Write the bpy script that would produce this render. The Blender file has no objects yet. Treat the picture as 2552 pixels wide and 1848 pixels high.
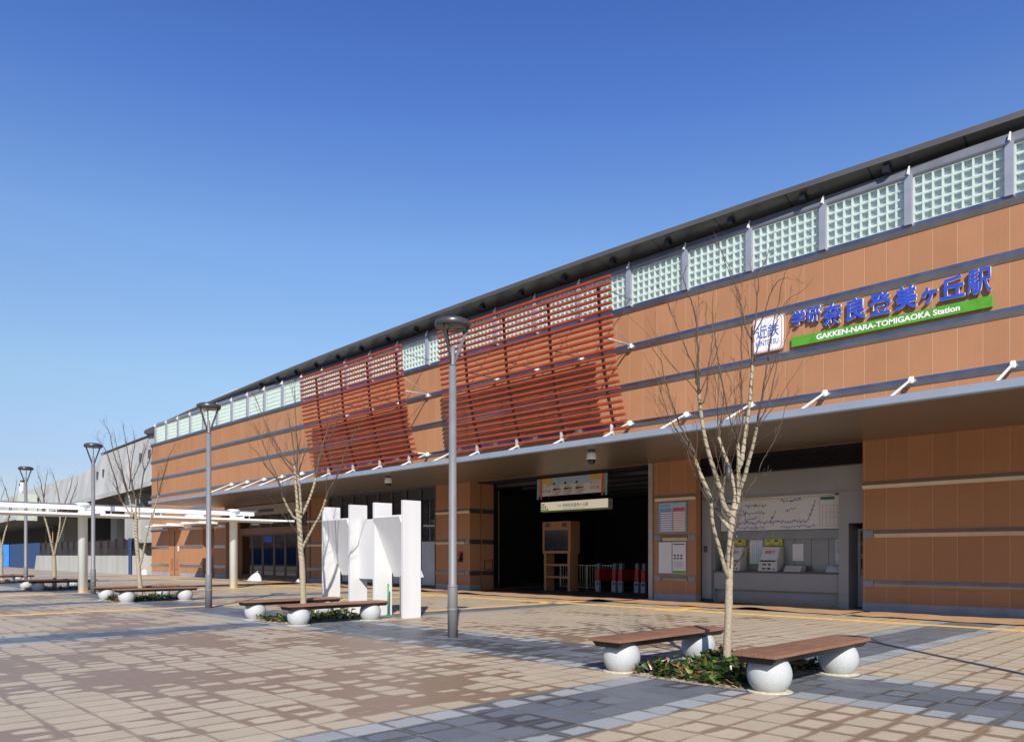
import bpy, bmesh, math, random
from mathutils import Vector, Matrix
R = math.radians
S = bpy.context.scene
COL = S.collection

# ------------------------------------------------------------------ camera, sky, sun, exposure
cam_d = bpy.data.cameras.new('camera')
cam = bpy.data.objects.new('camera', cam_d); COL.objects.link(cam)
CAM = Vector((0.0, -22.655, 1.6033))
cam.location = CAM
cam.rotation_euler = (R(90), 0, 0.7999861)
cam_d.sensor_width = 36.0
cam_d.lens = 26.866
cam_d.shift_y = 0.17954
cam_d.clip_end = 5000
S.camera = cam
SUN_DIR = Vector((1.16, -1.0, 1.08)).normalized()          # towards the sun
w = bpy.data.worlds.new('World'); S.world = w; w.use_nodes = True
wn = w.node_tree
sky = wn.nodes.new('ShaderNodeTexSky'); sky.sky_type = 'NISHITA'; sky.sun_disc = False
sky.sun_elevation = math.asin(SUN_DIR.z)
sky.sun_rotation = math.atan2(SUN_DIR.x, SUN_DIR.y)
sky.altitude = 50; sky.air_density = 1.0; sky.dust_density = 0.35; sky.ozone_density = 3.0
bg = wn.nodes['Background']
# deeper blue overhead, paler towards the horizon (the sky's own colour by elevation)
tcw = wn.nodes.new('ShaderNodeTexCoord'); spw = wn.nodes.new('ShaderNodeSeparateXYZ'); wn.links.new(tcw.outputs['Generated'], spw.inputs[0])
crw = wn.nodes.new('ShaderNodeValToRGB'); wn.links.new(spw.outputs[2], crw.inputs[0])
ew = crw.color_ramp.elements
ew[0].position = 0.0; ew[0].color = (0.50, 0.45, 0.48, 1); ew[1].position = 1.0; ew[1].color = (0.22, 0.36, 0.62, 1)
for q, c in ((0.10, (0.54, 0.50, 0.56)), (0.208, (0.72, 0.71, 0.69)), (0.363, (0.72, 0.80, 0.90)), (0.505, (0.47, 0.62, 0.95)), (0.62, (0.33, 0.49, 0.87))):
    x = ew.new(q); x.color = (*c, 1)
mxw = wn.nodes.new('ShaderNodeMix'); mxw.data_type = 'RGBA'; mxw.blend_type = 'MULTIPLY'; mxw.inputs[0].default_value = 1.0
wn.links.new(sky.outputs[0], mxw.inputs[6]); wn.links.new(crw.outputs[0], mxw.inputs[7])
wn.links.new(mxw.outputs[2], bg.inputs[0]); bg.inputs[1].default_value = 0.15
sun_d = bpy.data.lights.new('sun', 'SUN'); sun = bpy.data.objects.new('sun', sun_d); COL.objects.link(sun)
sun_d.energy = 5.0; sun_d.angle = R(0.5); sun_d.color = (1.0, 0.94, 0.85)
sun.rotation_euler = (-SUN_DIR).to_track_quat('-Z', 'Y').to_euler()
S.view_settings.view_transform = 'Standard'; S.view_settings.look = 'None'
S.view_settings.exposure = 0.36; S.view_settings.gamma = 1.0
S.cycles.max_bounces = 8

# ------------------------------------------------------------------ materials
def nodes(name):
    m = bpy.data.materials.new(name); m.use_nodes = True
    return m, m.node_tree, m.node_tree.nodes['Principled BSDF']
class NT:
    """small helper for math on node sockets"""
    def __init__(s, nt): s.nt = nt
    def lk(s, v, inp):
        if isinstance(v, (int, float)): inp.default_value = v
        elif isinstance(v, (tuple, list)): inp.default_value = tuple(v) + ((1,) if len(v) == 3 and inp.type == 'RGBA' else ())
        else: s.nt.links.new(v, inp)
    def m(s, op, a, b=0.0, c=None):
        n = s.nt.nodes.new('ShaderNodeMath'); n.operation = op
        s.lk(a, n.inputs[0]); s.lk(b, n.inputs[1])
        if c is not None: s.lk(c, n.inputs[2])
        return n.outputs[0]
    def mix(s, f, a, b, mode='MIX'):
        n = s.nt.nodes.new('ShaderNodeMix'); n.data_type = 'RGBA'; n.blend_type = mode
        s.lk(f, n.inputs[0]); s.lk(a, n.inputs[6]); s.lk(b, n.inputs[7]); return n.outputs[2]
    def noise(s, scale, vec=None, detail=3, rough=0.55):
        n = s.nt.nodes.new('ShaderNodeTexNoise'); n.inputs['Scale'].default_value = scale
        n.inputs['Detail'].default_value = detail; n.inputs['Roughness'].default_value = rough
        if vec is not None: s.nt.links.new(vec, n.inputs['Vector'])
        return n.outputs[0]
    def white(s, x, y=0.0):
        c = s.nt.nodes.new('ShaderNodeCombineXYZ'); s.lk(x, c.inputs[0]); s.lk(y, c.inputs[1])
        n = s.nt.nodes.new('ShaderNodeTexWhiteNoise'); n.noise_dimensions = '2D'
        s.nt.links.new(c.outputs[0], n.inputs['Vector']); return n.outputs[0]
    def pos(s):
        g = s.nt.nodes.new('ShaderNodeNewGeometry'); x = s.nt.nodes.new('ShaderNodeSeparateXYZ')
        s.nt.links.new(g.outputs['Position'], x.inputs[0]); return g.outputs['Position'], x.outputs
    def obj(s):
        g = s.nt.nodes.new('ShaderNodeTexCoord'); x = s.nt.nodes.new('ShaderNodeSeparateXYZ')
        s.nt.links.new(g.outputs['Object'], x.inputs[0]); return g.outputs['Object'], x.outputs
    def scale(s, vec, v):
        n = s.nt.nodes.new('ShaderNodeVectorMath'); n.operation = 'MULTIPLY'
        s.nt.links.new(vec, n.inputs[0]); n.inputs[1].default_value = v; return n.outputs[0]
    def ramp01(s, v, lo, hi):
        n = s.nt.nodes.new('ShaderNodeMapRange'); n.clamp = True; n.interpolation_type = 'SMOOTHSTEP'
        s.lk(v, n.inputs[0]); s.lk(lo, n.inputs[1]); s.lk(hi, n.inputs[2]); return n.outputs[0]
    def bump(s, h, strength, dist, bsdf):
        n = s.nt.nodes.new('ShaderNodeBump'); n.inputs['Strength'].default_value = strength
        n.inputs['Distance'].default_value = dist; s.nt.links.new(h, n.inputs['Height'])
        s.nt.links.new(n.outputs[0], bsdf.inputs['Normal'])

def mat(name, col, rough=0.6, metal=0.0, var=0.10, scale=4.0, bump=0.0, bscale=60.0, streak=False, spec=None, tint=None):
    m, nt, b = nodes(name); t = NT(nt)
    vec, xyz = t.obj(); col = tuple(c * 0.8 for c in col)
    if tint: tint = tuple(c * 0.8 for c in tint)
    v2 = t.scale(vec, (1, 1, 0.18)) if streak else vec
    n = t.noise(scale, v2, 5, 0.6)
    lo = tuple(c * (1 - var) for c in col); hi = tuple(min(1, c * (1 + var)) for c in (tint or col))
    t.lk(t.mix(t.ramp01(n, 0.3, 0.7), lo, hi), b.inputs['Base Color'])
    t.lk(t.m('ADD', t.m('MULTIPLY', n, 0.16), rough - 0.08), b.inputs['Roughness'])
    b.inputs['Metallic'].default_value = metal
    if spec is not None: b.inputs['Specular IOR Level'].default_value = spec
    if bump: t.bump(t.noise(bscale, vec, 3), bump, 0.01, b)
    return m

BAY = 2.39955; BX = -65.1166
PANEL = BAY / 4
def cladding(name, col, joint):
    m, nt, b = nodes(name); t = NT(nt)
    vec, p = t.obj()
    u = t.m('DIVIDE', t.m('SUBTRACT', p[0], BX), PANEL)
    f = t.m('FRACT', u); d = t.m('MULTIPLY', t.m('MINIMUM', f, t.m('SUBTRACT', 1.0, f)), PANEL)
    pid = t.m('FLOOR', u); row = t.m('FLOOR', t.m('DIVIDE', t.m('SUBTRACT', p[2], 0.78), 1.41))
    rnd = t.white(pid, row)
    n = t.noise(0.7, vec, 5); n2 = t.noise(14, t.scale(vec, (1, 1, 0.12)), 3)
    v = t.m('ADD', t.m('MULTIPLY', t.m('SUBTRACT', rnd, 0.5), 0.17), t.m('ADD', t.m('MULTIPLY', t.m('SUBTRACT', n, 0.5), 0.34), t.m('MULTIPLY', t.m('SUBTRACT', n2, 0.5), 0.16)))
    c = t.mix(t.m('ADD', 0.5, v), tuple(x * 0.72 for x in col), tuple(x * 1.28 for x in col))
    line = t.m('LESS_THAN', d, 0.0055)
    t.lk(t.mix(t.m('MULTIPLY', line, 0.62), c, joint), b.inputs['Base Color'])
    b.inputs['Roughness'].default_value = 0.7; b.inputs['Specular IOR Level'].default_value = 0.12
    rib = t.m('SINE', t.m('MULTIPLY', p[0], 2 * math.pi / 0.05))
    h = t.m('ADD', t.m('MULTIPLY', rib, 0.22), t.m('MULTIPLY', t.m('LESS_THAN', d, 0.008), -1.0))
    t.bump(h, 0.5, 0.006, b)
    return m

def glass(name, tint=(0.6, 0.66, 0.68), base=0.06, rough=0.0):
    m = bpy.data.materials.new(name); m.use_nodes = True; nt = m.node_tree
    nt.nodes.remove(nt.nodes['Principled BSDF']); out = nt.nodes['Material Output']
    tr = nt.nodes.new('ShaderNodeBsdfTransparent'); tr.inputs[0].default_value = (*tint, 1)
    gl = nt.nodes.new('ShaderNodeBsdfGlossy'); gl.inputs['Roughness'].default_value = rough
    gl.inputs[0].default_value = (0.95, 0.97, 1, 1)
    fr = nt.nodes.new('ShaderNodeFresnel'); fr.inputs[0].default_value = 1.5
    t = NT(nt); fac = t.m('ADD', t.m('MULTIPLY', fr.outputs[0], 1.35), base)
    mx = nt.nodes.new('ShaderNodeMixShader'); t.lk(fac, mx.inputs[0])
    nt.links.new(tr.outputs[0], mx.inputs[1]); nt.links.new(gl.outputs[0], mx.inputs[2])
    nt.links.new(mx.outputs[0], out.inputs[0]); return m

M = {}
M['clad'] = cladding('terracotta_cladding', (0.365, 0.180, 0.092), (0.53, 0.39, 0.27))
M['strap'] = mat('strap_aluminium', (0.56, 0.535, 0.50), 0.35, 1.0, 0.06, 2)
M['rail'] = mat('grey_frame_metal', (0.30, 0.31, 0.35), 0.45, 0.5, 0.06, 2)
M['rail2'] = mat('bracket_grey', (0.62, 0.62, 0.62), 0.4, 0.3)
M['mull'] = mat('mullion_paint', (0.36, 0.385, 0.45), 0.45, 0.25, 0.05, 3)
M['fin'] = mat('white_fin', (0.75, 0.74, 0.72), 0.5)
M['plinth'] = mat('plinth_grey', (0.34, 0.35, 0.39), 0.7, 0, 0.12, 2, 0.15, 40)
M['roofmet'] = mat('roof_fascia', (0.135, 0.128, 0.125), 0.5, 0.3, 0.08, 1)
M['rooftop'] = mat('roof_sheet', (0.35, 0.36, 0.38), 0.5, 0.4)
M['canopy'] = mat('canopy_fascia', (0.36, 0.41, 0.50), 0.45, 0.25, 0.05, 1)
M['white'] = mat('white_paint', (0.94, 0.94, 0.94), 0.45, 0, 0.04, 3)
M['offwhite'] = mat('offwhite_steel', (0.90, 0.95, 0.935), 0.4, 0, 0.04, 2)
M['board'] = mat('board_white', (0.73, 0.73, 0.73), 0.45, 0, 0.05, 1.2, streak=True)
M['red'] = mat('red_slat', (0.37, 0.056, 0.020), 0.6, 0, 0.16, 1.5, spec=0.25)
M['darkpost'] = mat('dark_post', (0.10, 0.10, 0.115), 0.45, 0.4)
def block_glass(name, col, tcol, ftrans, fclear, rough):
    m, nt, b = nodes(name); out = nt.nodes['Material Output']; t = NT(nt); vec, p = t.obj()
    n = t.noise(1.3, vec, 3)
    t.lk(t.mix(n, tuple(c * .9 for c in col), tuple(min(1, c * 1.1) for c in col)), b.inputs['Base Color']); b.inputs['Roughness'].default_value = rough
    tl = nt.nodes.new('ShaderNodeBsdfTranslucent'); tl.inputs[0].default_value = (*tcol, 1)
    m1 = nt.nodes.new('ShaderNodeMixShader'); m1.inputs[0].default_value = ftrans
    nt.links.new(b.outputs[0], m1.inputs[1]); nt.links.new(tl.outputs[0], m1.inputs[2])
    cl = nt.nodes.new('ShaderNodeBsdfTransparent'); cl.inputs[0].default_value = (.80, .90, .86, 1)
    m2 = nt.nodes.new('ShaderNodeMixShader'); m2.inputs[0].default_value = fclear
    nt.links.new(m1.outputs[0], m2.inputs[1]); nt.links.new(cl.outputs[0], m2.inputs[2]); nt.links.new(m2.outputs[0], out.inputs[0])
    return m
M['blockrib'] = block_glass('glass_block_rib', (0.80, 0.88, 0.83), (0.95, 1.0, 0.97), 0.5, 0.12, 0.3)
M['blockpane'] = block_glass('glass_block_pane', (0.42, 0.48, 0.48), (0.80, 0.88, 0.85), 0.42, 0.20, 0.2)
M['lamp'] = mat('lamp_grey', (0.215, 0.215, 0.225), 0.55, 0.15, 0.06, 3)
M['lamphead'] = mat('lamp_head_grey', (0.10, 0.103, 0.112), 0.32, 0.5, 0.06, 3)
M['lampdark'] = mat('lamp_lens', (0.10, 0.105, 0.09), 0.2)
M['stone'] = mat('granite_ball', (0.50, 0.52, 0.525), 0.7, 0, 0.16, 90, 0.12, 120)
M['wood'] = None
M['under'] = mat('bench_underframe', (0.030, 0.022, 0.018), 0.6)
M['sand'] = mat('bedding_mortar', (0.58, 0.52, 0.40), 0.9, 0, 0.2, 20, 0.3, 60)
M['soil'] = mat('planter_soil', (0.13, 0.095, 0.065), 0.95, 0, 0.5, 18, 0.8, 40, tint=(0.34, 0.27, 0.19))
M['twig'] = mat('twig_bark', (0.115, 0.078, 0.052), 0.85, 0, 0.25, 8)
M['yellow'] = mat('tactile_yellow', (0.95, 0.52, 0.10), 0.7, 0, 0.14, 3, 0.2, 30)
M['sheet'] = mat('tan_sheet', (0.50, 0.305, 0.165), 0.75, 0, 0.10, 1.5, 0.15, 30)
M['dark'] = mat('interior_gloom', (0.016, 0.016, 0.018), 0.7)  # near black: the gloom of rooms and viaduct void is put into the colour
M['darkwall'] = mat('hall_gloom', (0.05, 0.048, 0.046), 0.6)  # dark tone paints in the unlit look of the hall
M['conc'] = mat('far_concrete', (0.47, 0.485, 0.475), 0.85, 0, 0.16, 0.5, 0.1, 4, streak=True)
M['conc2'] = mat('wall_concrete', (0.46, 0.46, 0.42), 0.85, 0, 0.12, 0.8, 0.1, 8, streak=True)
M['grey'] = mat('alcove_panel', (0.34, 0.335, 0.325), 0.42, 0.15, 0.05, 1)
M['greymid'] = mat('alcove_steel', (0.34, 0.33, 0.31), 0.3, 0.6, 0.05, 2)
M['black'] = mat('black_plastic', (0.015, 0.015, 0.018), 0.4)
M['louvre'] = mat('louvre_blade', (0.010, 0.009, 0.010), 0.5)
M['paper'] = mat('paper_white', (0.76, 0.75, 0.74), 0.5, 0, 0.03)
M['blueink'] = mat('blue_ink', (0.10, 0.14, 0.40), 0.6)
M['ltblue'] = mat('light_blue_ink', (0.22, 0.36, 0.60), 0.6)
M['pink'] = mat('pink_ink', (0.62, 0.10, 0.18), 0.6)
M['redink'] = mat('red_ink', (0.66, 0.05, 0.06), 0.6)
M['greenink'] = mat('green_sign', (0.10, 0.36, 0.02), 0.45)
M['dkgreen'] = mat('dark_green_ink', (0.02, 0.20, 0.11), 0.6)
M['lime'] = mat('lime_panel', (0.55, 0.56, 0.06), 0.5)
M['signblue'] = mat('letter_blue', (0.035, 0.085, 0.56), 0.4)
M['letterside'] = mat('letter_side', (0.78, 0.78, 0.80), 0.5)
M['beige'] = mat('machine_beige', (0.60, 0.57, 0.50), 0.5)
M['kiosk'] = mat('kiosk_wood', (0.46, 0.215, 0.095), 0.5, 0, 0.12, 2, streak=True)
M['screen'] = mat('dark_screen', (0.015, 0.02, 0.025), 0.12)
M['gatered'] = mat('gate_red', (0.50, 0.025, 0.02), 0.35)
M['gategrey'] = mat('gate_grey', (0.55, 0.57, 0.60), 0.4)
M['gatefoot'] = mat('gate_foot', (0.36, 0.38, 0.42), 0.4)
M['bluefar'] = mat('blue_fence_sheet', (0.035, 0.15, 0.38), 0.5)
M['undershade'] = mat('viaduct_under_shade', (0.13, 0.13, 0.125), 0.9)  # concrete painted darker to carry the deep shade below the viaduct
M['doorbrown'] = mat('door_brown', (0.135, 0.075, 0.048), 0.5, 0.2, 0.08)
M['browntrim'] = mat('brown_beam', (0.27, 0.145, 0.095), 0.55)
M['beam'] = mat('cream_beam', (0.42, 0.38, 0.34), 0.6)
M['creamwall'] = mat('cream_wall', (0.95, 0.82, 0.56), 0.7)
M['frost'] = mat('frosted_film', (0.42, 0.48, 0.53), 0.35)
M['bluefence'] = mat('blue_sheet', (0.05, 0.28, 0.85), 0.45, 0, 0.12, 1)
M['darkblue'] = mat('dark_blue_panel', (0.018, 0.07, 0.20), 0.6)  # darker blue of the second fence run and the upright panel
M['sack'] = mat('white_sack', (0.58, 0.58, 0.60), 0.8, 0, 0.1, 6, 0.5, 18)
M['tower'] = mat('tower_paint', (0.50, 0.55, 0.47), 0.6)
M['asphalt'] = mat('asphalt', (0.06, 0.06, 0.063), 0.9, 0, 0.2, 3)
M['pipe'] = mat('green_stake', (0.05, 0.33, 0.09), 0.5)
M['amber'] = mat('amber_lens', (0.6, 0.25, 0.02), 0.4)
M['glass'] = glass('clear_glass', (0.62, 0.67, 0.68), 0.03)
m, nt, b = nodes('lit_sign_face'); b.inputs['Base Color'].default_value = (0.5, 0.45, 0.36, 1); b.inputs['Emission Color'].default_value = (1.0, 0.88, 0.66, 1); b.inputs['Emission Strength'].default_value = 0.30; M['litface'] = m
M['glassdk'] = glass('entrance_glass', (0.26, 0.29, 0.30), 0.02)
M['barrier'] = mat('barrier_panel', (0.032, 0.022, 0.016), 0.35, 0, 0.6, 0.6)
M['yellowpaper'] = mat('yellow_paper', (0.75, 0.50, 0.10), 0.6)
M['skypaper'] = mat('sky_paper', (0.42, 0.58, 0.75), 0.6)
M['cyan'] = mat('cyan_ink', (0.15, 0.5, 0.65), 0.6)

# planked wood
m, nt, b = nodes('bench_wood'); t = NT(nt); vec, p = t.obj()
n = t.noise(6, t.scale(vec, (9, 0.5, 9)), 5); n1 = t.noise(1.2, vec, 3)
t.lk(t.mix(t.ramp01(t.m('ADD', t.m('MULTIPLY', n, .6), t.m('MULTIPLY', n1, .4)), 0.3, 0.7), (0.145, 0.068, 0.039), (0.285, 0.145, 0.086)), b.inputs['Base Color'])
b.inputs['Roughness'].default_value = 0.5; t.bump(n, 0.25, 0.004, b); M['wood'] = m

# soffit of the canopy: satin metal panels with faint seams
m, nt, b = nodes('canopy_soffit'); t = NT(nt); vec, p = t.obj()
f = t.m('FRACT', t.m('DIVIDE', t.m('SUBTRACT', p[0], BX), BAY / 2)); d = t.m('MINIMUM', f, t.m('SUBTRACT', 1.0, f))
n = t.noise(0.5, vec, 3)
t.lk(t.mix(t.m('MULTIPLY', t.m('LESS_THAN', d, 0.006), .4), t.mix(n, (0.23, 0.19, 0.15), (0.31, 0.255, 0.20)), (0.10, 0.085, 0.07)), b.inputs['Base Color'])
b.inputs['Metallic'].default_value = 0.6; b.inputs['Roughness'].default_value = 0.36; M['soffit'] = m

# roof soffit with a seam per bay
m, nt, b = nodes('roof_soffit'); t = NT(nt); vec, p = t.obj()
f = t.m('FRACT', t.m('DIVIDE', t.m('SUBTRACT', p[0], BX - 1.0), BAY)); d = t.m('MINIMUM', f, t.m('SUBTRACT', 1.0, f))
n = t.noise(0.35, vec, 4)
t.lk(t.mix(t.m('LESS_THAN', d, 0.012), t.mix(n, (0.040, 0.037, 0.033), (0.075, 0.068, 0.060)), (0.01, 0.01, 0.012)), b.inputs['Base Color'])
b.inputs['Metallic'].default_value = 0.4; b.inputs['Roughness'].default_value = 0.3; M['roofsoffit'] = m

# burlap wrapped trunk: cream cloth with a spiral of darker rope and folds
m, nt, b = nodes('burlap_wrap'); t = NT(nt); vec, p = t.obj()
n = t.noise(9, vec, 4); n3 = t.noise(40, vec, 3)
ph = t.m('ADD', t.m('ADD', t.m('MULTIPLY', p[2], 9.0), t.m('MULTIPLY', p[0], 5.0)), t.m('MULTIPLY', n, 0.9))
fr = t.m('FRACT', ph)
rope = t.m('MULTIPLY', t.m('LESS_THAN', fr, 0.2), t.ramp01(p[2], 1.3, 1.7))
fold = t.m('MULTIPLY', t.m('SUBTRACT', 1.0, t.ramp01(p[2], 1.2, 1.6)), t.m('LESS_THAN', t.m('FRACT', t.m('MULTIPLY', ph, 1.7)), 0.12))
c = t.mix(t.ramp01(n3, 0.3, 0.7), (0.25, 0.212, 0.145), (0.37, 0.32, 0.228))
c = t.mix(t.m('MULTIPLY', rope, 0.85), c, (0.06, 0.038, 0.023)); c = t.mix(t.m('MULTIPLY', fold, 0.4), c, (0.26, 0.2, 0.13))
t.lk(c, b.inputs['Base Color']); b.inputs['Roughness'].default_value = 0.9
t.bump(t.m('ADD', n, t.m('MULTIPLY', rope, -0.7)), 0.6, 0.01, b); M['burlap'] = m

# ivy leaves: per-leaf colour through a random attribute
m, nt, b = nodes('ivy_leaf'); t = NT(nt)
at = nt.nodes.new('ShaderNodeAttribute'); at.attribute_name = 'tone'
cr = nt.nodes.new('ShaderNodeValToRGB'); nt.links.new(at.outputs['Fac'], cr.inputs[0])
e = cr.color_ramp.elements
e[0].position = 0.0; e[0].color = (0.012, 0.030, 0.008, 1); e[1].position = 1.0; e[1].color = (0.20, 0.075, 0.03, 1)
for q, c in ((0.4, (0.026, 0.060, 0.013, 1)), (0.68, (0.05, 0.092, 0.012, 1)), (0.84, (0.15, 0.16, 0.02, 1)), (0.9, (0.16, 0.09, 0.035, 1))):
    x = e.new(q); x.color = c
nt.links.new(cr.outputs[0], b.inputs['Base Color']); b.inputs['Roughness'].default_value = 0.35; M['ivy'] = m

# far wooded hill
M['hill'] = mat('bare_wood_hill', (0.085, 0.065, 0.055), 0.95, 0, 0.5, 0.25, 0.6, 0.6)

# ---- plaza paving
m, nt, b = nodes('plaza_paving'); t = NT(nt); vec, p = t.pos()
X, Y = p[0], p[1]
TX, TY = 0.3445, 0.455
u = t.m('DIVIDE', t.m('ADD', X, 6.15), TX); v = t.m('DIVIDE', t.m('ADD', Y, 14.4), TY)
fu, fv = t.m('FRACT', u), t.m('FRACT', v)
dx = t.m('MULTIPLY', t.m('MINIMUM', fu, t.m('SUBTRACT', 1.0, fu)), TX)
dy = t.m('MULTIPLY', t.m('MINIMUM', fv, t.m('SUBTRACT', 1.0, fv)), TY)
wob = t.m('MULTIPLY', t.m('SUBTRACT', t.noise(22, vec, 2), 0.5), 0.02)
d = t.m('ADD', t.m('MINIMUM', dx, dy), wob)
rnd = t.white(t.m('FLOOR', u), t.m('FLOOR', v))
P_ = 11.55
ka = t.m('DIVIDE', t.m('ADD', X, 5.2893), P_); qa = t.m('MULTIPLY', t.m('ABSOLUTE', t.m('SUBTRACT', ka, t.m('ROUND', ka))), P_)
A = t.m('LESS_THAN', qa, 0.861); Al = t.m('GREATER_THAN', qa, 0.5167)
qb = t.m('ABSOLUTE', t.m('ADD', Y, 13.2625)); B = t.m('LESS_THAN', qb, 1.1375); Bl = t.m('GREATER_THAN', qb, 0.6825)
band = t.m('MAXIMUM', A, B)
light = t.m('ADD', t.m('MULTIPLY', B, Bl), t.m('MULTIPLY', t.m('SUBTRACT', 1.0, B), t.m('MULTIPLY', A, Al)))
speck = t.noise(170, vec, 2); grain = t.noise(30, vec, 4)
tone = t.m('ADD', t.m('ADD', t.m('MULTIPLY', t.m('SUBTRACT', rnd, 0.5), 0.22), t.m('MULTIPLY', t.m('SUBTRACT', speck, 0.5), 0.55)), t.m('MULTIPLY', t.m('SUBTRACT', grain, 0.5), 0.3))
tone = t.m('ADD', tone, t.m('ADD', t.m('MULTIPLY', t.m('SUBTRACT', t.noise(0.55, vec, 4), 0.5), 0.30), t.m('MULTIPLY', t.m('SUBTRACT', t.noise(7.0, vec, 5, 0.7), 0.5), 0.45)))
pinkc = t.mix(t.m('ADD', .5, tone), (0.30, 0.243, 0.166), (0.55, 0.455, 0.325))
darkc = t.mix(t.m('ADD', .5, tone), (0.072, 0.080, 0.094), (0.165, 0.180, 0.202))
lightc = t.mix(t.m('ADD', .5, tone), (0.20, 0.212, 0.214), (0.37, 0.385, 0.385))
grc = t.mix(light, darkc, lightc)
grc = t.mix(t.m('MULTIPLY', t.ramp01(t.white(t.m('ADD', t.m('FLOOR', u), 31.0), t.m('FLOOR', v)), 0.35, 1.0), 0.4), grc, t.mix(light, (0.19, 0.205, 0.225), (0.42, 0.43, 0.42)))
# damp: spreads from the joints, whole tiles where it is wettest
sv = t.scale(vec, (0.8, 1.15, 1))
N1 = t.noise(0.33, sv, 4, 0.6); N2 = t.noise(1.1, vec, 3)
wet = t.m('ADD', t.m('ADD', t.m('MULTIPLY', N1, 0.75), t.m('MULTIPLY', N2, 0.30)), t.m('MULTIPLY', t.m('SUBTRACT', rnd, 0.5), 0.20))
wet = t.m('SUBTRACT', wet, t.m('MULTIPLY', t.ramp01(Y, -12.0, -7.0), 0.10))
wet = t.m('SUBTRACT', wet, t.m('MULTIPLY', t.ramp01(X, -8.0, -4.0), 0.035))
wet = t.m('ADD', wet, t.m('MULTIPLY', t.m('MULTIPLY', t.ramp01(X, -17.0, -13.5), t.m('SUBTRACT', 1.0, t.ramp01(X, -11.5, -7.5))), 0.035))
wd = t.m('MULTIPLY', t.m('SUBTRACT', wet, 0.49), 1.05)
jw = t.m('ADD', -0.034, t.m('MULTIPLY', t.noise(0.9, vec, 4, 0.65), 0.098))
wd = t.m('MAXIMUM', wd, jw)
wd = t.m('MINIMUM', wd, t.m('ADD', 0.062, t.m('MULTIPLY', t.m('SUBTRACT', 1.0, t.ramp01(X, -8.5, -4.0)), 0.3)))
fac = t.ramp01(t.m('ADD', t.m('SUBTRACT', wd, d), t.m('MULTIPLY', t.m('SUBTRACT', grain, 0.5), 0.07)), -0.022, 0.026)
pk = t.mix(t.m('MULTIPLY', fac, 0.84), pinkc, t.mix(grain, (0.145, 0.084, 0.044), (0.25, 0.155, 0.086)))
gk = t.mix(t.m('MULTIPLY', fac, 0.74), grc, (0.03, 0.032, 0.036))
c = t.mix(band, pk, gk)
jl = t.m('LESS_THAN', d, 0.0075)
c = t.mix(t.m('MULTIPLY', jl, t.m('MULTIPLY', t.noise(1.7, vec, 2), 1.3)), c, t.mix(t.noise(0.8, vec, 2), (0.08, 0.055, 0.04), (0.40, 0.33, 0.22)))
t.lk(c, b.inputs['Base Color'])
t.lk(t.m('SUBTRACT', 0.60, t.m('MULTIPLY', fac, 0.17)), b.inputs['Roughness'])
t.bump(t.m('ADD', t.m('MULTIPLY', speck, 0.35), t.ramp01(d, 0.0, 0.012)), 0.35, 0.006, b)
M['pave'] = m

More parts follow.
